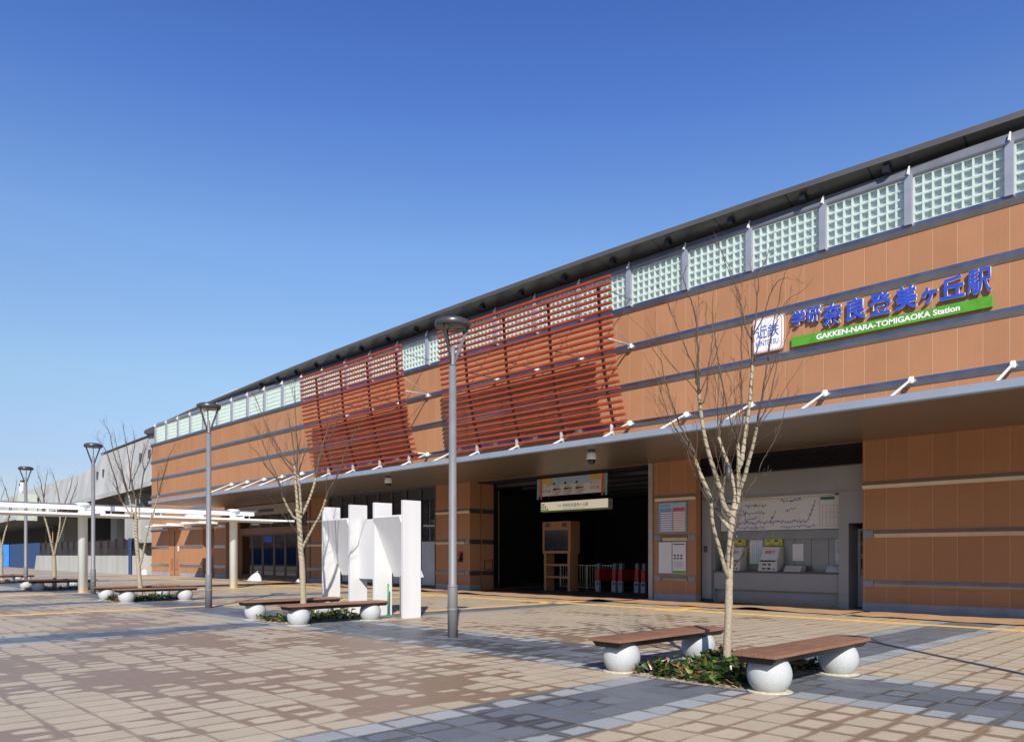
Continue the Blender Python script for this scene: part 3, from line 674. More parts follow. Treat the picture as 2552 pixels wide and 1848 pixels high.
lg = empty('company_sign', (-11.66, -.02, 8.55), label='white rounded square company sign with thin red outline and two blue characters', cat='sign')
def rrect(hx, hz, r, n=6):
    P = []
    for cx, cz, a0 in ((hx - r, hz - r, 0), (-hx + r, hz - r, 90), (-hx + r, -hz + r, 180), (hx - r, -hz + r, 270)):
        for k in range(n + 1): a = R(a0 + 90 * k / n); P.append((cx + r * math.cos(a), cz + r * math.sin(a)))
    return P
MB().prism(rrect(.49, .54, .09), 'y', -.10, .0).build('panel', M['white'], lg)
o_ = rrect(.475, .525, .085); i_ = rrect(.455, .505, .07); q = MB()
for k in range(len(o_)):
    j = (k + 1) % len(o_); q.face([(o_[k][0], -.102, o_[k][1]), (i_[k][0], -.102, i_[k][1]), (i_[j][0], -.102, i_[j][1]), (o_[j][0], -.102, o_[j][1])])
q.build('red_outline', M['redink'], lg, recalc=False)
text_mesh('近鉄', -.38, .38, -.10, .30, -.106, .004, .004, [M['signblue']], 'characters', lg)
text_mesh('KINTETSU', -.37, .37, -.34, -.18, -.106, .004, .0, [M['signblue']], 'lettering', lg)

for x, lab in ((-15.43, 'white dome camera under the canopy, above the dark hall opening'), (-26.39, 'white dome camera under the canopy, above the white folded board')):
    dc = empty('dome_camera', (x, -4.2, 4.885), label=lab, cat='camera', group='dome cameras under the canopy')
    MB().lathe([(.10, 0), (.10, -.05), (.05, -.06)], 16).build('mount', M['darkpost'], dc)
    MB().lathe([(.055, -.05), (.13, -.08), (.15, -.14), (.15, -.26), (.135, -.30)], 20).build('housing', M['offwhite'], dc)
    MB().lathe([(.135, -.30), (.125, -.36), (.09, -.42), (.04, -.445), (.001, -.45)], 20).build('lens', M['screen'], dc)

# ---- posters on the pier
def poster(x0, x1, z0, z1, label, kind, loc_y=-.03):
    cx = (x0 + x1) / 2
    p = empty('notice_board', (cx, 0, z0), label=label, cat='notice board')
    w2 = (x1 - x0) / 2; h = z1 - z0
    MB().box(-w2, w2, loc_y, -.001, 0, h).build('frame', M['rail'], p, bevel=.004)
    y = loc_y - .002
    if kind == 'times':
        MB().box(-w2 + .06, w2 - .06, y - .002, y + .001, .06, h - .05).build('sheet', M['skypaper'], p)
        text_mesh('近鉄電車時刻表', -w2 + .10, -.05, h - .17, h - .10, y - .006, 0, 0, [M['blueink']], 'lettering', p)
        for a, b_, mk in ((-w2 + .09, -.02, 'ltblue'), (.02, w2 - .09, 'pink')):
            MB().box(a, b_, y - .004, y - .002, h - .34, h - .22).build('column_heading', M[mk], p)
            q = MB(); q.box(a + .04, b_ - .02, y - .0045, y - .002, .09, h - .36)
            q.build('time_table', M['paper'], p)
            q = MB()
            for k in range(9): q.box(a + .04, b_ - .02, y - .006, y - .0047, .13 + k * .078, .15 + k * .078)
            q.box(a, a + .03, y - .006, y - .0047, .09, h - .36)
            q.build('ruled_lines', M['blueink' if mk == 'ltblue' else 'pink'], p)
    else:
        MB().box(-w2 + .02, -.02, y - .002, y + .001, .03, h - .03).build('glare_sheet', M['paper'], p)  # white paper face stands in for glare on the left board
        MB().box(.02, w2 - .03, y - .002, y + .001, .03, h - .03).build('sheet', M['paper'], p)
        MB().box(.03, w2 - .035, y - .004, y - .002, .04, .12).build('green_footer', M['greenink'], p)
        q = MB(); q.box(.06, w2 - .07, y - .004, y - .002, h - .12, h - .08)
        for k in range(7): q.box(.06, w2 - .1 - .03 * (k % 3), y - .004, y - .002, .22 + k * .035, .228 + k * .035)
        for xa in (.07, .2, .33):
            for za in (.52, .62): q.box(xa, xa + .09, y - .004, y - .002, za, za + .06)
        q.build('printed_lines', M['darkpost'], p)
poster(-15.87, -14.66, 2.36, 3.47, 'timetable board with a blue column and a pink column on the narrow orange pier', 'times')
poster(-15.84, -14.68, 0.94, 2.08, 'notice board with a glare-white sheet and a green-footed sheet, lower on the narrow orange pier', 'notice')

# ---- fare map
random.seed(4)
fmap = empty('fare_map', (-11.76, .86, 2.42), label='long white railway fare map with blue route lines above the ticket counter', cat='map')
MB().box(-2.12, 2.12, .0, .10, 0, 1.03).build('panel', M['paper'], fmap)
q = MB(); tk = MB()
def route(pts, n):
    for (xa, za), (xb, zb) in zip(pts[:-1], pts[1:]):
        L = math.hypot(xb - xa, zb - za); nx, nz = -(zb - za) / L * .006, (xb - xa) / L * .006
        q.face([(xa + nx, -.004, za + nz), (xa - nx, -.004, za - nz), (xb - nx, -.004, zb - nz), (xb + nx, -.004, zb + nz)])
        for k in range(int(L * n)):
            f = (k + .5) / (L * n); x = xa + (xb - xa) * f; z = za + (zb - za) * f
            hh = random.choice((.03, .045, .06, .07)); s_ = random.choice((-1, 1, -1)); w_ = random.choice((.008, .012, .016))
            tk.box(x - w_, x + w_, -.006, -.004, z + min(0, s_ * hh), z + max(0, s_ * hh))
route([(-1.9, .26), (.95, .26), (1.22, .92)], 22); route([(.05, .10), (1.25, .10)], 18); route([(-1.6, .10), (-.45, .10)], 18)
route([(.05, .94), (.75, .94)], 22); route([(-1.2, .82), (-.4, .82)], 20); route([(-1.8, .55), (-.45, .58)], 18); route([(-.3, .3), (-.1, .62)], 18)
route([(.2, .62), (.6, .7)], 16); route([(-1.15, .38), (-.75, .42)], 16); route([(-1.8, .72), (-1.2, .66), (-1.2, .3)], 14)
q.build('route_lines', M['ltblue'], fmap, recalc=False); tk.build('station_marks', M['blueink'], fmap)
MB().box(-.86, -.79, -.007, -.003, .80, .87).build('here_mark', M['redink'], fmap)
MB().box(1.36, 1.80, -.005, -.001, .90, .99).build('legend_header', M['dkgreen'], fmap)
MB().box(-2.0, -1.68, -.005, -.001, .90, .99).build('map_header', M['blueink'], fmap)
q = MB(); q.box(1.335, 1.34, -.004, -.001, .04, .99)
for k in range(6): q.box(1.42 + k * .12, 1.425 + k * .12, -.004, -.001, .08, .78 - .08 * (k % 3))
for z in (.08, .34, .5, .72): q.box(1.42, 2.05, -.004, -.001, z, z + .005)
q.build('legend_lines', M['darkpost'], fmap)

# ---- ticket machines
tm0 = None
for x, num, lab in ((-13.28, '1', 'beige ticket machine on the counter, half behind the wrapped tree trunk'), (-11.98, '2', 'beige ticket machine on the counter, between the price sheet and the blank notice')):
    t_ = empty('ticket_machine', (x, .5, 1.075), label=lab, cat='ticket machine', group='ticket machines on the counter')
    MB().prism([(-.02, 0), (.03, .30), (.06, .34), (.30, .80), (.48, .80), (.48, 0)], 'x', -.32, .32).build('body', M['beige'], t_, bevel=.008)
    MB().face([(-.29, .052, .365), (.29, .052, .365), (.29, .276, .79), (-.29, .276, .79)]).build('notice_sheet', M['paper'], t_, recalc=False)
    o = text_mesh('調整中', -.17, .17, 0, .13, 0, 0, .006, [M['redink']], 'lettering', t_)
    o.location = (0, .150, .565); o.rotation_euler = (-math.atan2(.224, .425), 0, 0)
    MB().prism([(.015, .325), (.04, .315), (.04, .345), (.02, .35)], 'x', -.27, .24).build('slot_shadow', M['black'], t_)
    q = MB()
    for xa, xb, za, zb in ((-.18, -.05, .20, .245), (.02, .10, .19, .25), (-.18, -.06, .07, .11), (.0, .10, .06, .12), (.20, .24, .05, .10)):
        ym = -.02 + .05 * (za / .30); q.box(xa, xb, ym - .008, ym + .02, za, zb)
    q.build('slots', M['black'], t_)
    MB().box(-.30, .30, .40, .47, .83, 1.04).build('yellow_panel', M['lime'], t_)
    MB().box(.05, .16, .392, .40, .96, 1.02).box(-.22, -.10, .392, .40, .98, 1.01).build('panel_print', M['black'], t_)
    MB().box(-.14, .04, .392, .40, .85, .91).box(.2, .26, .392, .40, .85, .97).build('panel_mark', M['amber'], t_)
    MB().box(-.05, .05, .372, .382, 1.10, 1.22).build('number_plate', M['greenink'], t_)
    text_mesh(num, -.022, .022, 1.12, 1.20, .369, 0, .01, [M['white']], 'lettering', t_)
def sheet_thing(name, x0, x1, z0, z1, lab, cat, extra=None, y=.985):
    o = empty(name, ((x0 + x1) / 2, y, z0), label=lab, cat=cat); w2 = (x1 - x0) / 2
    MB().box(-w2, w2, -.006, .006, 0, z1 - z0).build('sheet', M['paper'], o)
    if extra == 'prices':
        MB().box(-w2, w2, -.009, -.006, 0, .05).build('green_footer', M['greenink'], o)
        q = MB()
        for k in range(5): q.box(-w2 + .08 + k * .07, -w2 + .11 + k * .07, -.008, -.006, .1, z1 - z0 - .12)
        q.box(-w2 + .07, w2 - .1, -.008, -.006, z1 - z0 - .08, z1 - z0 - .06); q.build('price_columns', M['skypaper'], o)
    if extra == 'photo':
        MB().box(-w2 + .02, w2 - .02, -.009, -.006, .35, .75).build('sky_print', M['skypaper'], o)
sheet_thing('price_sheet', -12.86, -12.40, 1.26, 2.10, 'tall white price sheet with green foot behind the ticket counter', 'notice', 'prices')
sheet_thing('blank_notice', -11.36, -11.0, 1.42, 1.96, 'small blank white sheet taped above the counter, right of the ticket machines', 'notice')
sheet_thing('photo_poster', -9.98, -9.64, 1.30, 2.10, 'pale poster with a blue sky print at the right end of the ticket counter', 'poster', 'photo')
for x, w_, lab, mk in ((-11.15, .55, 'low beige cover on the counter beneath the blank notice', 'beige'), (-9.86, .42, 'low white tray box at the right end of the ticket counter', 'gategrey')):
    bx_ = empty('counter_box', (x, .5, 1.075), label=lab, cat='box')
    MB().prism([(-.02, 0), (.0, .05), (.12, .19), (.40, .19), (.40, 0)], 'x', -w_ / 2, w_ / 2).build('body', M[mk], bx_, bevel=.006)
    MB().box(-.07, .07, .16, .26, .186, .196).build('lid_slot', M['black'], bx_)
vm = empty('vending_machine', (-9.02, 1.0, .03), label='slim grey fare adjustment machine standing in the dark recess by the right wall', cat='machine')
MB().box(-.30, .30, 0, .7, 0, 2.38).build('cabinet', M['gategrey'], vm, bevel=.01)
MB().box(-.22, .26, -.012, -.001, .95, 2.30).build('front_panel', M['greymid'], vm)
MB().box(-.18, .24, -.03, -.013, 1.95, 2.28).box(-.18, .24, -.03, -.013, 1.62, 1.86).box(-.18, .24, -.03, -.013, 1.16, 1.46).build('screen', M['screen'], vm)
MB().box(-.12, .22, -.02, -.013, 1.885, 1.93).build('green_display', M['greenink'], vm)
MB().box(-.3, .3, -.004, .0, .36, .37).build('joint', M['black'], vm)

# ---- hall furniture
hs = empty('hanging_sign', (-20.75, 1.0, 3.42), label='long cream hanging sign with green foot stripe and blue characters in the dark hall', cat='sign')
MB().box(-1.83, 1.83, 0, .28, 0, .42).build('box', M['beam'], hs, bevel=.006)
MB().box(-1.82, 1.82, -.008, .0, .06, .415).build('face', M['litface'], hs)
MB().box(-1.83, 1.83, -.010, .0, -.005, .06).build('green_stripe', M['greenink'], hs)
text_mesh('学研奈良登美ヶ丘駅', -.58, .82, .17, .32, -.012, 0, .008, [M['blueink']], 'characters', hs)
text_mesh('GAKKEN-NARA-TOMIGAOKA Station', -.56, .60, .09, .125, -.012, 0, 0, [M['blueink']], 'lettering', hs)
text_mesh('近鉄', -.86, -.66, .19, .29, -.012, 0, 0, [M['blueink']], 'company_mark', hs)
q = MB()
for k, n in ((0, 4), (1, 3), (2, 2)):
    for i in range(n): q.lathe([(.001, -.001), (.045, 0), (.045, .004), (.001, .005)], 10, (0, 0, 0)) if False else q.prism([(-1.76 + i * .11 + .042 * math.cos(a * math.pi / 4), .11 + k * .105 + .042 * math.sin(a * math.pi / 4)) for a in range(8)], 'y', -.011, -.008)
q.build('green_dots', M['greenink'], hs)
MB().tube([(-1.5, .14, .42), (-1.5, .14, 1.45)], .015, 5).tube([(1.5, .14, .42), (1.5, .14, 1.45)], .015, 5).build('hanger', M['darkpost'], hs)

bn = empty('hanging_banner', (-20.65, .75, 3.95), label='colourful paper banner with three train pictures hanging above the white station sign', cat='banner')
MB().box(-1.85, 1.85, 0, .008, .12, .86).build('sheet', M['paper'], bn)
MB().box(-1.35, 1.15, -.004, -.001, .55, .86).build('sky_print', M['skypaper'], bn)
MB().box(-1.60, -1.02, -.006, -.004, .62, .86).box(1.0, 1.55, -.006, -.004, .62, .86).build('yellow_print', M['yellowpaper'], bn)
for s_ in (-1, 1):
    for k, mk in enumerate(('pink', 'amber', 'cyan')):
        xo = s_ * (1.60 + k * .10); a, b_ = (xo, xo + s_ * .1)
        MB().face([(min(a, b_), -.003, .86), (max(a, b_), -.003, .86), (max(a, b_) - .03, -.003, .0 + .12 * (k == 1)), (min(a, b_) - .03, -.003, .0 + .12 * (k == 1))]).build('ribbon', M[mk], bn, recalc=False)
for k in range(3):
    cx = -.78 + k * .62
    MB().prism([(cx - .22, .33), (cx - .2, .42), (cx + .22, .38), (cx + .22, .36)], 'y', -.008, -.004).build('train_skirt', M['black'], bn)
    MB().prism([(cx - .2, .42), (cx - .12, .62), (cx + .0, .62), (cx + .22, .40)], 'y', -.007, -.004).build('train_nose', M['gategrey'], bn)
    MB().prism([(cx - .15 + .07 * math.cos(a * math.pi / 5), .61 + .045 * math.sin(a * math.pi / 5)) for a in range(10)], 'y', -.011, -.008).build('train_window', M['screen'], bn)
    text_mesh('けいはんな線', cx - .26, cx + .2, .24, .31, -.008, 0, .01, [M['dkgreen']], 'lettering', bn)
    text_mesh('3.27開業', cx - .2, cx + .12, .15, .22, -.008, 0, .01, [M['redink']], 'lettering', bn)
for cx in (-1.38, 1.24):
    text_mesh('もうすぐ', cx - .22, cx + .24, .46, .58, -.008, 0, 0, [M['pink']], 'lettering', bn)
    text_mesh('のりば', cx - .24, cx + .24, .27, .39, -.008, 0, .012, [M['blueink']], 'lettering', bn)

kk = empty('monitor_kiosk', (-22.97, 2.42, 0.012), label='tall orange wooden monitor stand with dark screen and two shelves at the hall entrance', cat='stand')
q = MB().box(-.78, -.64, 0, .55, 0, 1.66).box(.64, .78, 0, .55, 0, 1.66).box(-.64, .64, .02, .53, .56, .66).box(-.64, .64, .02, .53, 1.10, 1.2).build('legs_and_shelves', M['kiosk'], kk, bevel=.006)
MB().box(-.84, .84, -.03, .6, 1.66, 3.08).build('monitor_case', M['kiosk'], kk, bevel=.01)
MB().box(-.70, .70, -.045, -.031, 1.78, 2.70).build('screen', M['screen'], kk)
for x in (-.52, .48): MB().box(x - .13, x + .13, -.04, -.031, 2.83, 3.02).build('speaker_grille', M['doorbrown'], kk)
gi = 0; tg0 = None
for x, y, lab in ((-21.3, 3.2, 'red ticket gate with grey foot, leftmost beside the pale railing'), (-20.55, 3.38, 'red ticket gate with grey foot, left one of the middle pair'), (-20.22, 3.4, 'red ticket gate with grey foot, right one of the middle pair'), (-19.40, 3.45, 'red ticket gate with grey foot, left one of the right-hand pair'), (-19.02, 3.4, 'red ticket gate with grey foot, rightmost of all by the hall side wall')):
    if tg0 is None:
        tg0 = empty('ticket_gate', (x, y, .012))
        MB().box(-.11, .11, 0, .14, 0.0, .48).build('front_cabinet', M['gatefoot'], tg0, bevel=.01)
        MB().box(-.03, .07, -.008, .0, .30, .40).build('reader_window', M['black'], tg0)
        MB().box(-.10, .10, .02, 1.5, .48, .96).build('red_body', M['gatered'], tg0, bevel=.02)
        MB().box(-.10, .10, .14, 1.5, .0, .48).build('base', M['black'], tg0)
        MB().box(-.08, .08, .05, .25, .96, 1.24).build('display_post', M['lamp'], tg0, bevel=.01)
        q = tg0
    else: q = copy_tree(tg0); q.location = (x, y, .012)
    tag(q, lab, 'ticket gate', 'ticket gates in the hall')
fc = empty('hall_fence', (-23.2, 4.4, .012), label='pale slim railing fence inside the dark hall beside the ticket gates', cat='railing')
q = MB()
for k in range(22): q.tube([(-1.3 + k * .15, 0, .1), (-1.3 + k * .15, 0, 1.1)], .012, 5)
q.build('bars', M['creamwall'], fc)
MB().tube([(-1.35, 0, 1.12), (1.95, 0, 1.12)], .022, 6).tube([(-1.35, 0, .1), (1.95, 0, .1)], .018, 6).tube([(-1.35, 0, 0), (-1.35, 0, 1.15)], .028, 6).tube([(.3, 0, 0), (.3, 0, 1.15)], .028, 6).tube([(1.95, 0, 0), (1.95, 0, 1.15)], .028, 6).build('frame', M['creamwall'], fc)

# ================================================================== PLAZA FURNITURE
def make_lamp():
    s = empty('street_lamp', (0, 0, 0))
    MB().lathe([(.098, 0), (.098, .98), (.094, 1.0), (.080, 1.02), (.072, 5.28)], 20).build('pole', M['lamp'], s)
    MB().lathe([(.101, .52), (.104, .53), (.104, .56), (.101, .57)], 20).build('collar', M['lamp'], s)
    MB().lathe([(.100, .98), (.102, .985), (.102, 1.01), (.09, 1.02)], 20).build('collar', M['lamp'], s)
    MB().lathe([(.066, 5.29), (.05, 5.32), (.048, 5.66), (.02, 5.67)], 18).build('neck', M['lamp'], s)
    for k in range(3):
        a = R(43 + 120 * k); q = MB()
        prof = [(.046, 5.30), (.046, 5.44), (.272, 6.045), (.328, 6.045)]
        q.prism(prof, 'y', -.012, .012); o = q.build('arm', M['lamphead'], s); o.rotation_euler = (0, 0, a)
    h = MB().lathe([(.26, 6.03), (.335, 6.035), (.348, 6.07), (.348, 6.11), (.335, 6.15), (.25, 6.19), (.10, 6.205), (.001, 6.208)], 40).build('lamp_head', M['lamphead'], s)
    MB().lathe([(.349, 6.085), (.352, 6.088), (.352, 6.094), (.349, 6.097)], 40).build('rim_groove', M['darkpost'], h)
    MB().lathe([(.255, 6.028), (.255, 6.05), (.20, 6.022), (.001, 6.018)], 32).build('lens', M['lampdark'], h)
    return s
LX = [(-11.5, -13.1, 'grey street lamp with ring head standing nearest, in front of the red slatted screens'), (-23.05, -13.1, 'grey street lamp with ring head between the white shelter column and the white board'), (-34.6, -13.1, 'grey street lamp with ring head rising beside the thick white shelter column'), (-46.15, -13.1, 'grey street lamp with ring head farthest left, in front of the pale chimney block'), (0.45, -13.15, 'grey street lamp off to the right whose thin shadow crosses the paving')]
lp0 = None
for i, (x, y, lab) in enumerate(LX):
    o = make_lamp() if lp0 is None else copy_tree(lp0)
    lp0 = lp0 or o
    o.location = (x, y, 0); tag(o, lab, 'street lamp', 'street lamps across the plaza')

def make_bench():
    s = empty('bench', (0, 0, 0))
    q = MB()
    for k in range(4): q.box(-.277 + k * .139, -.277 + k * .139 + .133, -1.37, 1.37, .432, .470)
    q.build('seat', M['wood'], s, bevel=.004)
    MB().prism([(-.265, .430), (.265, .430), (.19, .355), (-.19, .355)], 'y', -1.30, 1.30).build('underframe', M['under'], s)
    for y in (-.98, .96):
        pr = []
        for k in range(15):
            a = R(-52 + (52 + 58) * k / 14); pr.append((.258 * math.cos(a), .205 + .258 * math.sin(a)))
        b_ = MB().lathe([(.13, 0)] + pr, 32).build('ball_foot', M['stone'], s, (0, y, 0))
        MB().lathe([(.16, 0.0), (.27, .001), (.25, .012), (.14, .016)], 24).build('mortar_ring', M['sand'], b_)
    return s
random.seed(11)
def ivy_mesh(seed, x0, x1, y0, y1, n):
    rnd = random.Random(seed); V = []; F = []; tone = []
    for k in range(n):
        x = rnd.uniform(x0, x1); y = rnd.uniform(y0, y1)
        bump = .5 + .5 * math.sin(x * 5.1 + seed) * math.sin(y * 4.3 + seed * 2)
        if rnd.random() > .45 + .55 * bump: continue
        z = abs(rnd.gauss(0, 1)) * .03 + bump * rnd.uniform(.0, .17) + .015
        if rnd.random() < .03: z += .07
        sz = rnd.uniform(.022, .048); yaw = rnd.uniform(0, 6.28); tilt = rnd.gauss(0, .5); tilt2 = rnd.gauss(0, .45)
        Mx = Matrix.Translation((x, y, z)) @ Matrix.Rotation(yaw, 4, 'Z') @ Matrix.Rotation(tilt, 4, 'X') @ Matrix.Rotation(tilt2, 4, 'Y')
        shp = [(0, -.55, 0), (.5, -.62, -.06), (.95, -.05, -.12), (.5, .22, 0), (.55, .75, -.08), (0, 1.15, -.14), (-.55, .75, -.08), (-.5, .22, 0), (-.95, -.05, -.12), (-.5, -.62, -.06)]
        b0 = len(V); V.append(tuple(Mx @ Vector((0, 0.1, .10 * sz))))
        for a, b_, c in shp: V.append(tuple(Mx @ Vector((a * sz, b_ * sz, c * sz))))
        t_ = rnd.random()
        if z < .05 and rnd.random() < .35: t_ = rnd.uniform(.85, 1)
        for i in range(10): F.append((b0, b0 + 1 + i, b0 + 1 + (i + 1) % 10)); tone.append(t_)
    me = bpy.data.meshes.new('ivy'); me.from_pydata(V, [], F); at = me.attributes.new('tone', 'FLOAT', 'FACE'); at.data.foreach_set('value', tone)
    me.materials.append(M['ivy']); me.update(); return me
GX = [(-5.43, -13.22, 'near'), (-17.05, -12.98, ''), (-28.6, -13.05, ''), (-40.2, -13.1, ''), (-51.75, -13.1, '')]
words_b = [('wooden bench on granite balls in the foreground, left of the wrapped tree trunk', 'wooden bench on granite balls in the foreground, right of the wrapped tree trunk'),
           ('wooden bench on granite balls behind the second tree, farther from the white board', 'wooden bench on granite balls directly in front of the white folded board'),
           ('wooden bench on granite balls left of the third tree, behind its twin', 'wooden bench on granite balls right of the third tree, before the shelter column'),
           ('wooden bench in shelter shade left of the fourth tree', 'wooden bench in shelter shade right of the fourth tree, beside the white shelter column'),
           ('far wooden bench at the left picture edge, left of the last tree', 'far wooden bench at the left picture edge, right of the last tree')]
words_p = ['ivy bed with bare soil edge around the nearest wrapped tree', 'ivy bed around the second tree in front of the white board', 'ivy bed around the third tree beyond the first shelter column', 'shaded ivy bed around the fourth tree', 'ivy bed around the last tree at the left edge']
be0 = None
for i, (x, y, _) in enumerate(GX):
    for k, dx in enumerate((-1.10, 1.08)):
        o = make_bench() if be0 is None else copy_tree(be0)
        be0 = be0 or o
        o.location = (x + dx, y, 0); tag(o, words_b[i][k], 'bench', 'benches around the plaza trees')
    p_ = empty('planting_bed', (x, y, 0), label=words_p[i], cat='plant bed', group='ivy beds under the trees')
    rnd = random.Random(i); q = MB(); nx, ny = 12, 18
    hw, hl = (.80, 1.22)
    H_ = [[(.006 if a in (0, nx) or b_ in (0, ny) else .02 + .035 * rnd.random()) for b_ in range(ny + 1)] for a in range(nx + 1)]
    for a in range(nx):
        for b_ in range(ny):
            P = lambda m_, n_: (-hw + 2 * hw * m_ / nx, -hl + 2 * hl * n_ / ny, H_[m_][n_])
            q.face([P(a, b_), P(a + 1, b_), P(a + 1, b_ + 1), P(a, b_ + 1)], 0, True)
    q.build('soil', M['soil'], p_, recalc=False)
    me = ivy_mesh(i + 1, -.76, .76, -1.17, 1.18, 3600 if i == 0 else 1800 if i < 3 else 700)
    o = bpy.data.objects.new('ivy', me); COL.objects.link(o); o.parent = p_; tag(o, kind='stuff')
    if i == 0:
        q = MB()
        for k in range(30):
            a = rnd.uniform(-.7, .7); b_ = rnd.uniform(-1.15, .9); dr = rnd.uniform(0, 6.28); L = rnd.uniform(.1, .3)
            q.tube([(a, b_, .03), (a + L * .5 * math.cos(dr), b_ + L * .5 * math.sin(dr), rnd.uniform(.06, .14)), (a + L * math.cos(dr), b_ + L * math.sin(dr), .04)], .005, 4)
        q.build('ivy_stems', M['twig'], p_)

